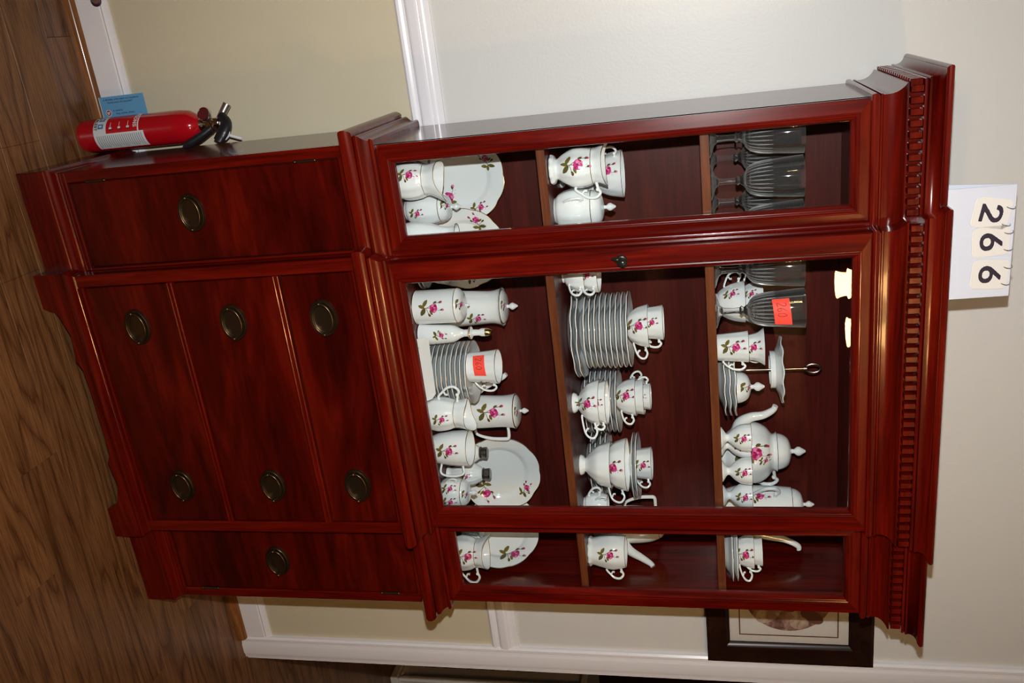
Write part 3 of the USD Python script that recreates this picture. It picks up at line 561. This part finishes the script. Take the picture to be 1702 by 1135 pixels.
c5 = cup('straight white cup wearing a red 260 sticker, on top of the bottom-shelf saucer pile', (-.010, .145, zc), .044, .076, 'straight', -12, True, 9, rot=(0, 0, 0), out=.020, view=-30, ds=.018)
def sticker(label, loc, r0, a0, w, h, zc, peel, slope=0.0):
    """a flexible paper flag stuck round a curved side: r0 radius of the side at its middle, slope dr/dz"""
    t = thing('price_sticker', label, 'sticker', loc)
    def f(s, u, lift=0.0):
        k = np.clip((s / w + .5), 0, 1); rr = r0 + slope * u + .0012 + peel * np.clip(k - .62, 0, 1) ** 1.6 + lift; T = math.radians(a0) + s / r0
        return np.stack([rr * np.cos(T), rr * np.sin(T), zc + u - .10 * (s + w / 2) * 0 + .10 * s], -1)
    S, U = np.meshgrid(np.linspace(-w / 2, w / 2, 25), np.linspace(-h / 2, h / 2, 7), indexing='ij')
    a, b = grid_mesh(f(S, U), False), grid_mesh(f(S, U, .0003), False); b.invert()
    obj('paper', cat(a, b), 'neon_sticker', t, 60)
    c = h * .28; wv = []
    for dx, st_ in ((-.32, [(-.5, .7), (0, 1), (.45, .6), (.1, -.1), (-.55, -.9), (.6, -.8)]), (0, [(.3, 1), (-.3, .3), (-.45, -.5), (0, -.95), (.45, -.5), (0, -.1), (-.4, -.4)]), (.30, [(.1, .9), (-.42, .3), (-.3, -.7), (.2, -.9), (.48, -.1), (.3, .7), (.02, .92)])):
        p = spline(st_, 24); q = f(dx * w * .62 - .06 * w + p[:, 0] * c * .75, p[:, 1] * c, .0007); wv.append(tube(q, .00055, 5, 0))
    obj('handwriting', cat(wv), 'ink_red', t, False, 'handwritten number 260'); return t
sticker('bright red paper sticker marked 260 on the cup atop the bottom-shelf saucer pile', (-.010, .145, zc), .0395, -118, .052, .030, .036, .004, .08)
c6 = creamer_pot(.042, .112, 20, .014, .014)
vessel('cream_jug', 'white cream jug with looped handle turned towards the saucer pile, bottom shelf', 'jug', (.074, .050, B0 + .001), c6, [loop_handle(c6, 180, .045, .090, .030, .0034)], [(-96, .055, .022, 12)], bands=(.83,))
c7 = Pot([(.040, 0), (.043, .003), (.046, .04), (.045, .10), (.043, .15), (.045, .178), (.0475, .190)], .003, 8, .012)
t = vessel('coffee_pot', 'tall white coffee pot with straight spout and angular handle, behind the looped-handle cream jug', 'pot', (.152, .225, B0 + .0006), c7, [loop_handle(c7, -14, .075, .165, .030, .0042, 'angular')], [(-112, .135, .040, 21)])
obj('spout', spout(c7, 179, .07, [(.018, .095), (.036, .130), (.052, .165), (.060, .176)], [.016, .013, .010, .0075, .006]), 'porcelain', t, 50); lid(t, .043, .190, .012, .008, seed=5)
mp = Pot([(.032, 0), (.034, .003), (.040, .02), (.044, .05), (.0455, .08), (.046, .098)], .0024)
vessel('mug', 'white rose-sprigged mug with ring handle, in front of the salt shaker', 'mug', (.182, .075, B0), mp, [loop_handle(mp, -25, .022, .078, .026, .003, 'ring')], [(-108, .052, .032, 22)])
for nm, x, sd, who in (('salt_shaker', .236, 31, 'the one right behind the ring-handled mug'), ('pepper_shaker', .299, 32, 'farther from the ring-handled mug')):
    sp = Pot([(.018, 0), (.020, .003), (.017, .012), (.024, .03), (.030, .055), (.028, .075), (.018, .094), (.013, .099)], .002, 14, .03)
    t = vessel(nm, f'fluted round white shaker with pewter cap, {who}', 'shaker', (x, .150, B0), sp, [], [(-105, .06, .014, sd)], rim=False)
    obj('cap', lathe([(.0125, .098), (.016, .099), (.016, .102), (.0135, .104), (.0150, .113), (.0150, .117), (.012, .119), (0, .1185)], 28), 'pewter', t, 40, 'pewter cap')
jp = jar_pot(.040, .060)
t = vessel('sugar_bowl', 'small lidded bowl covered in rose sprays, before the standing dinner plate', 'sugar bowl', (.312, .075, B0), jp, [loop_handle(jp, -20, .025, .05, .014, .0026), loop_handle(jp, 200, .025, .05, .014, .0026)], [(-135, .035, .022, 33), (-85, .035, .022, 34), (-40, .032, .018, 35)], rim=False); l = lid(t, .034, .060, .020, .007, seed=6)
standing('white scalloped dinner plate with gold edge, standing upright behind the shakers', .350, .252, .113, [(-38, .070, .036, 41, -1.3), (52, .086, .026, 42, .9)], 'c')
plate('white scalloped plate leaning on the side wall behind the picture-side door, bottom shelf', (.512, .196, B0 + .108 * math.sin(math.radians(80)) + .004), .108, .018, .065, 'plate', None, (80, 0, -57), [(35, .074, .040, 43, 0.), (-150, .08, .03, 44, 1.)], .014, 'dinner_plate')
c8 = creamer_pot(.046, .100, 165, .016, .010)
vessel('cream_jug', 'white wavy-lipped cream jug behind the picture-side door, bottom shelf', 'jug', (.494, .072, B0), c8, [loop_handle(c8, -22, .030, .072, .032, .0034)], [(-112, .058, .032, 45)], bands=(.83,))
cup('white gold-rimmed cup tucked behind the wavy-lipped cream jug, bottom shelf', (.462, .165, B0), .040, .070, 'bell', -20, True, 46)

# ---------------- middle shelf
m1 = creamer_pot(.046, .118, 168, .018, .016, 'footed')
vessel('cream_jug', 'white footed cream jug with a large rose spray, middle shelf, extinguisher side', 'jug', (-.497, .085, M0), m1, [loop_handle(m1, -18, .055, .100, .024, .0034)], [(-108, .064, .036, 51)], bands=(.86,))
cup('white flared cup, lower of two stacked behind the footed cream jug', (-.455, .205, M0), .050, .082, 'footed', 60, False)
cup('white flared cup with gold rim, upper of two stacked behind the footed cream jug', (-.455, .205, M0 + .070), .055, .076, 'tea', -150, True, 52)
jp = jar_pot(.046, .082)
t = vessel('sugar_bowl', 'white lidded sugar bowl with scroll handle facing out, beside the footed cream jug', 'sugar bowl', (-.402, .100, M0), jp, [loop_handle(jp, -125, .028, .062, .014, .0032), loop_handle(jp, 40, .035, .07, .022, .003)], [], rim=False); lid(t, .040, .082, .028, .009, dec=False)
for k, (w_, z) in enumerate((('lower', 0), ('upper', .030))):
    cup(f'white teacup, {w_} of two nested by the latch-side stile, middle shelf', (-.252, .105, M0 + z), .048, .054, 'tea', -60, k == 1, 53, view=-100)
W_ = 'in the tallest pile, middle shelf'
stack(W_, -.093, .150, M0, .112, 2, .0125, .018, total=11, seed=4, group='tall plate pile on the middle shelf', name='plate')
stack(W_, -.093, .150, M0 + .0262, .091, 9, .0124, .018, start=2, total=11, seed=5, group='tall plate pile on the middle shelf')
zt = M0 + .0262 + 8 * .0124 + .006
cup('white teacup with twin roses, lower of two nested on the tall plate pile', (-.103, .140, zt), .052, .056, 'tea', -14, True, 54, out=.028, ds=.032)
cup('straight white cup, upper of two nested on the tall plate pile', (-.110, .140, zt + .030), .042, .060, 'straight', -20, True, 55, ds=.020, out=.018)
stack('in the pile behind the nested footed cups', .121, .218, M0, .085, 7, .0128, .018, seed=6, group='saucer pile behind the nested footed cups')
zt = M0 + 6 * .0128 + .006
cup('white rose teacup, lowest of three nested on the saucer pile behind the footed cups', (.110, .205, zt), .049, .056, 'tea', -40, True, 56, view=-120, ds=.030)
cup('white teacup, middle one of three nested on the saucer pile behind the footed cups', (.110, .205, zt + .020), .046, .056, 'tea', 140, False)
cup('small straight white cup, topmost of three nested on the saucer pile behind the footed cups', (.110, .205, zt + .046), .034, .046, 'straight', 160, True, 57, ds=.014)
cup('footed white rose teacup, lower of two nested before the mid-shelf saucer pile', (.062, .072, M0), .056, .066, 'footed', -38, True, 58, out=.034, ds=.030)
cup('white teacup with a rose under its rim, nested in the front footed teacup', (.062, .072, M0 + .034), .053, .048, 'tea', -40, True, 59, out=.016, ds=.020)
cup('plain white cup under the wide rose cup, middle shelf', (.238, .085, M0), .058, .078, 'footed', 35, False)
cup('wide white rose cup, the widest one, nested in a plain cup, middle shelf', (.238, .085, M0 + .042), .066, .074, 'footed', -28, True, 60, ds=.032, out=.030)
stack('in the low pile behind the wide rose cup', .300, .215, M0, .088, 4, .0125, .018, seed=7, group='small saucer pile behind the wide nested cups')
zt = M0 + 3 * .0125 + .006
cup('white cup hidden under the raised saucers on the middle shelf', (.296, .205, zt), .042, .058, 'straight', 100, False)
zt += .0585
stack('of the raised pair under a small rose cup', .302, .195, zt, .086, 2, .010, .022, seed=8, group='raised pair of saucers under a small rose cup')
cup('small white rose cup on the raised pair of saucers, middle shelf', (.290, .185, zt + .016), .043, .050, 'straight', -35, True, 61, ds=.024)
jp = jar_pot(.030, .060)
vessel('sugar_bowl', 'tiny open white bowl with two loop handles, middle shelf beside the angular-handled pot', 'bowl', (.352, .085, M0), jp, [loop_handle(jp, 182, .014, .040, .020, .0032), loop_handle(jp, 215, .034, .056, .014, .0028)], [])
c9 = Pot([(.040, 0), (.043, .003), (.050, .05), (.051, .10), (.047, .145), (.038, .172)], .003)
t = vessel('coffee_pot', 'white coffee pot with angular handle and straight spout, middle shelf, picture side', 'pot', (.492, .215, M0 + .0012), c9, [loop_handle(c9, 186, .085, .165, .040, .0042, 'angular')], [], rim=False)
obj('spout', spout(c9, -52, .070, [(.022, .095), (.040, .125), (.056, .150), (.064, .156)], [.016, .0125, .010, .0075, .0065]), 'porcelain', t, 50); lid(t, .036, .172, .016, .008, dec=False)
jp = Pot([(.036, 0), (.038, .004), (.035, .010), (.040, .03), (.046, .058), (.044, .08), (.041, .094)], .0026, 8, .02, foot_wave=.06)
vessel('sugar_bowl', 'white fluted open sugar bowl with rose spray, middle shelf, picture-side door', 'bowl', (.492, .088, M0), jp, [loop_handle(jp, -28, .045, .080, .024, .0032)], [(-112, .055, .030, 62)])

# ---------------- top shelf
GOB = None
def goblet(label, x, y, rz=0):
    global GOB
    if GOB is not None: return dup(GOB, label, (x, y, T0), (0, 0, rz), 'cut crystal goblets on the top shelf')
    t = thing('goblet', label, 'goblet', (x, y, T0), (0, 0, rz), 'cut crystal goblets on the top shelf')
    base = [(0, 0), (.038, 0), (.0385, .002), (.030, .005), (.014, .010), (.0085, .016)]
    obj('foot', lathe(base + [(0, .016)], 40), 'crystal', t, 40)
    obj('stem', lathe([(0, .0155), (.0085, .0155), (.0075, .022), (.0065, .04), (.0075, .052), (.0115, .056), (.008, .061), (.012, .066), (.014, .069), (0, .069)], 6), 'crystal', t, 25)
    out = spline([(.012, .0685), (.026, .078), (.034, .095), (.038, .12), (.0415, .155), (.044, .190)], 26); inn = spline([(.0425, .190), (.040, .155), (.0362, .12), (.031, .096), (.020, .083), (.0, .080)], 22)
    def cut(T, R, Z):
        w = np.clip((Z - .070) / .01, 0, 1) * np.clip((.128 - Z) / .02, 0, 1); k = 1 - .085 * w * np.abs(np.sin(8 * T + (Z - .07) * 22)) ** .8
        k = 1 + 0 * k; return np.stack([R * k * np.cos(T), R * k * np.sin(T), Z], -1)
    obj('bowl', lathe(np.vstack([[(0, .0685)], out, inn]), 96, cut), 'crystal', t, 14)
    rid = []
    for k in range(26):
        q = np.stack([np.interp(np.linspace(.074, .128, 7), out[:, 1], out[:, 0]) * (1 - .0 * k) + .0006, np.zeros(7), np.linspace(.074, .128, 7)], 1); rid.append(rotz(tube(q, [.0004, .0014, .0016, .0011, .0003], 5, 0), k * 360 / 26 + 3))
    obj('cut_flutes', cat(rid), 'crystal_cut', t, 30)
    GOB = t; return t
goblet('clear cut crystal goblet, front row, nearest the extinguisher-side wall of the top shelf', -.530, .095)
goblet('clear cut crystal goblet, front row, middle of three behind the extinguisher-side door', -.438, .100, 11)
goblet('clear cut crystal goblet, front row, nearest the centre door of three', -.343, .105, 5)
goblet('clear cut crystal goblet, rear row, nearer the extinguisher-side wall', -.470, .205, 17)
goblet('clear cut crystal goblet, rear row, nearer the centre door', -.372, .205, 9)
goblet('clear cut crystal goblet half hidden by the latch-side stile, top shelf', -.240, .10, 4)
goblet('clear cut crystal goblet wearing the red 260 sticker, top shelf', -.152, .078, 2)
sticker('bright red paper sticker marked 260 peeling off the crystal goblet, top shelf', (-.152, .078, T0), .0405, -100, .056, .036, .140, .020, .075)
cup('white rose cup, lower of two nested behind the stickered goblet, top shelf', (-.130, .205, T0), .050, .068, 'tea', 172, True, 71, ds=.02, view=-135)
cup('white rose cup, upper of two nested behind the stickered goblet, top shelf', (-.126, .205, T0 + .045), .054, .064, 'tea', 165, True, 72, ds=.018, view=-135)
cup('straight white rose mug, lower of two stacked between the stickered goblet and cake stand', (-.049, .120, T0), .037, .070, 'straight', -22, True, 73, name='mug', ds=.030)
cup('flared white rose cup, stacked on the straight mug beside the cake stand', (-.047, .120, T0 + .045), .044, .060, 'bell', 30, True, 74, ds=.024)
tt = thing('tiered_stand', 'two-tier white scalloped cake stand with gilt rod and loop, top shelf', 'cake stand', (.0585, .205, T0 + .0235))
dm, dr, _ = plate_mesh(.098, .017, .055, .012); sm_, sr, _ = plate_mesh(.081, .017, .045, .016)
obj('lower_tier', dm, 'porcelain', tt, 50); obj('gold_rim', dr, 'gold', tt); obj('upper_tier', mv(sm_, -.012, 0, .110), 'porcelain', tt, 50); obj('gold_rim', mv(sr, -.012, 0, .110), 'gold', tt)
obj('tier_foot', mv(lathe([(.036, 0), (.046, 0), (.0455, .012), (.040, .0125)], 40), -.012, 0, .099), 'porcelain', tt, 50)
th = np.linspace(0, 2 * PI, 29)
obj('rod', mv(cyl(.0024, .003, .185, 12), -.012, 0, 0), 'pale_gilt', tt); obj('loop', cat(tube(np.stack([-.012 + .011 * np.cos(th), 0 * th, (.199) + .017 * np.sin(th)], 1), .0024, 8, 0), mv(cyl(.006, .177, .184), -.012, 0, 0)), 'pewter', tt)
for k in range(2): plate(f'white gold-rimmed plate, {("lower", "upper")[k]} of two stacked under the cake stand', (.0585, .205, T0 + .0117 * k), .098, .017, group='plates under the cake stand', name='plate', cat_='plate')
jt = thing('dish_lid', 'domed rose-painted dish lid with bud finial, on the lower tier of the cake stand', 'lid', (.070, .158, T0 + .0400))
lid(jt, .039, 0, .036, .011, seed=9)
tp = Pot([(.045, 0), (.048, .004), (.046, .010), (.062, .030), (.076, .062), (.078, .085), (.066, .110), (.048, .124), (.046, .130), (.050, .136)], .003, 8, .022)
t = vessel('teapot', 'round white teapot with rose spray and curved spout, behind the egg cups', 'teapot', (.275, .215, T0), tp, [loop_handle(tp, 14, .070, .128, .034, .0048, 'scroll')], [(-116, .078, .050, 81), (-100, .105, .016, 83)])
obj('spout', spout(tp, 187, .045, [(.018, .052), (.034, .075), (.040, .105), (.054, .128), (.066, .134)], [.020, .016, .012, .010, .008, .007]), 'porcelain', t, 50); lid(t, .046, .136, .036, .012, dec=False)
eg = Pot([(.024, 0), (.0255, .002), (.022, .005), (.011, .012), (.010, .018), (.020, .028), (.029, .042), (.032, .056), (.0325, .069)], .0022)
for x, yy, w_, sd in ((.160, .070, 'first of four, nearest the cake stand', 92), (.205, .119, 'second of four, set back a little', 93), (.249, .070, 'third of four counted from the cake stand', 94), (.322, .080, 'last of four, farthest from the cake stand', 95)):
    vessel('egg_cup', f'white footed egg cup with rose, {w_}', 'egg cup', (x, yy, T0), eg, [], [(VIEW, .050, .021, sd)], group='footed egg cups before the teapot', bands=(.06,))
cr = Pot([(.036, 0), (.039, .004), (.050, .04), (.050, .08), (.047, .14), (.044, .17)], .003, 6, .02)
t = vessel('coffee_pot', 'tall white coffee pot with scroll handle and curving spout, top shelf behind the door frames', 'pot', (.422, .205, T0), cr, [loop_handle(cr, 214, .075, .128, .040, .0045)], [(-150, .088, .036, 96)])
obj('spout', spout(cr, -12, .045, [(.020, .065), (.034, .105), (.044, .150), (.060, .182), (.072, .186)], [.017, .014, .011, .0085, .0075, .006]), 'porcelain', t, 50); lid(t, .041, .170, .030, .009, dec=False)
stack('of the top-shelf pair, picture-side door', .498, .105, T0, .074, 2, .0115, .020, seed=9, group='saucers behind the right side door on the top shelf')
cup('white rose cup, lower of two nested behind the picture-side door, top shelf', (.494, .100, T0 + .0175), .043, .052, 'tea', -32, True, 97, out=.030, ds=.028)
cup('small white cup, upper of two nested behind the picture-side door, top shelf', (.494, .100, T0 + .040), .036, .050, 'straight', -40, False, out=.014)

# ------------------------------------------------------------------ number board on top of the cabinet
nb = thing('number_board', 'white stand-up board on top of the cabinet with flip cards reading 266', 'number sign', (-.294, .0, 2.053))
obj('front_panel', rotx(box(-.113, .113, -.0015, .0015, 0, .136, .001), -4), 'white_plastic', nb); obj('base_panel', box(-.113, .113, 0.001, .055, 0, .003, .001), 'white_plastic', nb); obj('back_panel', mv(rotx(box(-.113, .113, -.0015, .0015, 0, .136, .001), 18), 0, .052, 0), 'white_plastic', nb)
def rounded(w, h, r): return list(Polygon([(-w / 2 + r, r), (w / 2 - r, r), (w / 2 - r, h - r), (-w / 2 + r, h - r)]).buffer(r, 6).exterior.coords)[:-1]
for x, tilt, dz, dg in ((-.066, 11, .060, '2'), (-.002, -2, .062, '6'), (.062, 4, .064, '6')):
    crd = UsdGeom.Xform.Define(stage, numbered(str(nb.GetPath()) + '/flip_cards')).GetPrim(); crd.SetCustomDataByKey('label', f'flip card with black figure {dg}')
    def put(m): return mv(rotx(roty(m, tilt), -4), x, -.0032 + dz * math.tan(math.radians(4)), dz)
    for k in range(2): obj('card', put(mv(extrude_y(rounded(.060, .066, .010), -.0008, 0), .0012 * (1 - k) - .001, -.0011 * k, -.003 * (1 - k))), 'card_white', crd, False)
    tx = meshkit.text_mesh(dg, .036, .0006, True); tx.apply_translation((-tx.bounds.mean(0)[0], -tx.bounds.mean(0)[1], 0)); tx.apply_scale((1.42, 1.08, 1)); tx = rotx(tx, 90); obj('figure', put(mv(tx, 0, -.0019, .032)), 'ink_black', crd, False)
    for s in (-1, 1): obj('ring', put(mv(rotz(roty(rotx(trimesh.creation.torus(.0085, .0009, 20, 7), 0), 90), 22), s * .017, .0012, .064)), 'chrome', crd)

# ------------------------------------------------------------------ framed picture on the wall right of the cabinet
pf = thing('framed_picture', 'dark wooden framed oval sepia print in white mat, half hidden behind the cabinet', 'picture', (.80, D, 1.787))
X1, Z1, XI, ZI = .240, .225, .170, .165
FR = [('outer', .0), ('outer', -.016), (.066, -.020), (.058, -.0225), (.050, -.021), (.030, -.020), (.016, -.022), (.010, -.021), (.006, -.016), (.003, -.014), (.0, -.010), (0, 0)]
for m, nm in zip(rect_frame((-X1, X1, -Z1, Z1), (-XI, XI, -ZI, ZI), FR, 0), ('frame_side', 'frame_side', 'frame_rail', 'frame_rail')): obj(nm, m, 'frame_walnut', pf, 25)
obj('mat', box(-XI - .002, XI + .002, -.007, 0, -ZI - .002, ZI + .002), 'mat_board', pf)
obj('line', cat(*rect_frame((-.147, .147, -.138, .138), (-.1435, .1435, -.1345, .1345), [('outer', -.0072), ('outer', -.0075), (0, -.0075), (0, -.0072)], 0)), 'sepia_dark', pf, False)
def ell(cx, cz, a, b, lay, rot=0.0, n=40):
    th = np.linspace(0, 2 * PI, n, endpoint=False); c, s = math.cos(rot), math.sin(rot)
    return extrude_y([(cx + c * a * math.cos(t) - s * b * math.sin(t), cz + s * a * math.cos(t) + c * b * math.sin(t)) for t in th], -.0078 - .0002 * lay, -.006)
obj('print', ell(0, 0, .127, .124, 0), 'sepia_print', pf, False)
obj('print_shapes', cat(ell(.045, .032, .055, .030, 1, .5), ell(-.02, -.02, .06, .05, 1, -.4), ell(.07, -.055, .025, .04, 1, .7)), 'sepia_light', pf, False); obj('print_shadows', cat(ell(.03, -.025, .05, .018, 2, 1.0), ell(-.05, .05, .04, .02, 2, .4), ell(.075, .065, .02, .035, 2, -.6)), 'sepia_dark', pf, False)
obj('oval_medallion', cat(ell(.098, .030, .022, .026, 3)), 'sepia_light', pf, False)
obj('glass', box(-XI, XI, -.0098, -.0088, -ZI, ZI), 'window_glass', pf, False)

# ------------------------------------------------------------------ fire extinguisher and its leaflet
ex = thing('fire_extinguisher', 'red fire extinguisher with black lever, standing on the floor beside the cabinet', 'fire extinguisher', (-.6595, .2735, 0))
R_ = .0425
obj('cylinder', lathe([(0, .003), (.036, .003), (.041, 0), (R_ - .0008, .006), (R_, .012), (R_, .275), (R_ - .001, .292), (.038, .315), (.028, .332), (.017, .341), (.013, .346), (0, .346)], 64), 'red_enamel', ex, 40)
def patch(a0, a1, z0, z1, lift, n=30):
    T = np.radians(np.linspace(a0, a1, n)); q = np.array([[(r * math.cos(t), r * math.sin(t), z) for t in T] for r, z in ((R_ + lift, z0), (R_ + lift, z1))])
    m = grid_mesh(q, False); m.fix_normals(); return m
A0 = -112                                                                   # turned towards the room
lb = obj('label', patch(A0 - 75, A0 + 75, .052, .090, .0004), 'label_white', ex, 60, 'white and red instruction label with blue pictograms')
obj('label_field', patch(A0 - 75, A0 + 15, .090, .183, .0004), 'label_red', lb, 60); obj('label_field', patch(A0 + 15, A0 + 75, .090, .200, .0004), 'label_white', lb, 60); obj('label_field', patch(A0 - 75, A0 + 15, .183, .187, .0004), 'label_white', lb, 60)
for a in (A0 - 12, A0 - 42): obj('pictogram', patch(a - 9, a + 9, .066, .082, .0007), 'label_blue', lb, 60); obj('pictogram', patch(a - 4, a + 3, .070, .078, .0009), 'label_white', lb, 60)
for k in range(22): obj('print_line', patch(A0 + 21, A0 + 68 - (k * 7) % 9, .060 + .0062 * k, .0625 + .0062 * k, .0007), 'label_grey', lb, 60)
for z, k in ((.100, 0), (.126, 1), (.152, 2)): obj('pictogram', cat(patch(A0 - 6, A0 + 1, z, z + .008, .0008), patch(A0 - 24, A0 - 7, z + .003, z + .0045, .0008)), 'label_white', lb, 60); obj('pictogram', patch(A0 + 1, A0 + 4, z + .001, z + .011, .0008), 'ink_black', lb, 60)
def wraptext(s, h, a, z, mt):
    m = meshkit.text_mesh(s, h, .0004, True); m = m.subdivide() if len(m.faces) < 3000 else m; v = m.vertices; T = math.radians(a) + (v[:, 0] - v[:, 0].max()) / R_; r = R_ + .0005 + v[:, 2]
    m.vertices = np.stack([r * np.cos(T), r * np.sin(T), z + v[:, 1]], 1); obj('lettering', m, mt, lb, False)
wraptext('INSTRUCTIONS', .010, A0 + 1, .171, 'label_white'); wraptext('FIRST ALERT', .0085, A0 + 2, .0545, 'ink_black')
# valve head
def aim(m, deg=A0): return rotz(m, deg + 90)
obj('collar', lathe([(0, .343), (.017, .343), (.018, .350), (.014, .353), (.014, .366), (0, .366)], 30), 'chrome', ex, 40)
obj('valve_body', aim(cat(box(-.012, .012, -.012, .012, .36, .398, .004), mv(rotx(cyl(.013, -.014, .014, 24, .002), 90), .004, 0, .373))), 'chrome', ex, 40)
obj('nozzle', aim(tube([(-.004, 0, .392), (-.020, 0, .402), (-.046, 0, .418)], [.0085, .0095, .0105], 18)), 'steel_grey', ex, 40)
g = obj('gauge', aim(mv(rotx(lathe([(0, 0), (.0175, 0), (.018, .004), (.018, .010), (.0165, .012), (.015, .0105), (0, .0105)], 36), 90), -.020, -.010, .362)), 'chrome', ex, 40, 'round chrome-rimmed pressure gauge')
obj('dial', aim(mv(rotx(cyl(.0152, .0100, .0112, 32), 90), -.020, -.010, .362)), 'dial_maroon', g, 40); obj('needle', aim(mv(box(-.0006, .0006, -.0125, -.0115, -.003, .012), -.020, -.010, .362)), 'ink_black', g, False)
obj('carry_handle', aim(tube([(.010, -.002, .378), (.030, -.006, .350), (.048, -.010, .318), (.055, -.012, .300)], [.010, .0105, .0105, .008], 12, flat=1.2)), 'black_rubber', ex, 40)
obj('squeeze_lever', aim(tube([(-.018, -.006, .402), (.006, -.008, .418), (.030, -.012, .412), (.052, -.014, .398)], [.008, .012, .013, .010], 12, flat=1.3)), 'black_rubber', ex, 40)
obj('lever_plate', aim(cat(extrude_y([(.022, .412), (.046, .404), (.050, .418), (.040, .430), (.024, .430)], -.012, -.009), extrude_y([(.036, .428), (.041, .427), (.052, .462), (.048, .464)], -.012, -.009))), 'white_plastic', ex, 40, 'white lever tip and pin')
obj('pull_pin', aim(tube([(.0, -.014, .372), (.012, -.015, .380), (.028, -.015, .386)], .0022, 8)), 'chrome', ex)
lf = thing('safety_leaflet', 'blue printed safety leaflet propped between the red extinguisher and the wall', 'leaflet', (-.7235, .2995, 0.045))
obj('sheet', rotx(box(-.030, .0275, -.0006, .0006, 0, .131), -2), 'leaflet_blue', lf, False); obj('edge', rotx(box(-.030, .0275, -.0008, .0008, 0, .0016), -2), 'paper_white', lf, False)
def leaftext(s, h, x, z, mt='ink_navy'):
    m = meshkit.text_mesh(s, h, .0003); m = roty(rotx(m, 90), -90); obj('lettering', rotx(mv(m, x, -.0012, z), -2), mt, lf, False)
leaftext('A. Monthly, a fire starts in a residence', .0043, -.020, .012); leaftext('"home every 85 seconds"', .0045, -.0125, .022); leaftext('A. need to:', .0043, .0085, .034); leaftext('Stop, smoke, phone', .0043, .0165, .040)
emb = obj('emblem', rotx(mv(rotx(cyl(.0082, 0, .0006, 30), 90), .0115, -.0008, .020), -2), 'label_white', lf, False); obj('emblem_disc', rotx(mv(rotx(cyl(.0068, 0, .0003, 30), 90), .0115, -.0014, .020), -2), 'ink_red', emb, False)
obj('emblem_figure', rotx(cat(box(.009, .0115, -.0021, -.0016, .0155, .0245), box(.0125, .015, -.0021, -.0016, .0165, .023)), -2), 'label_white', emb, False)
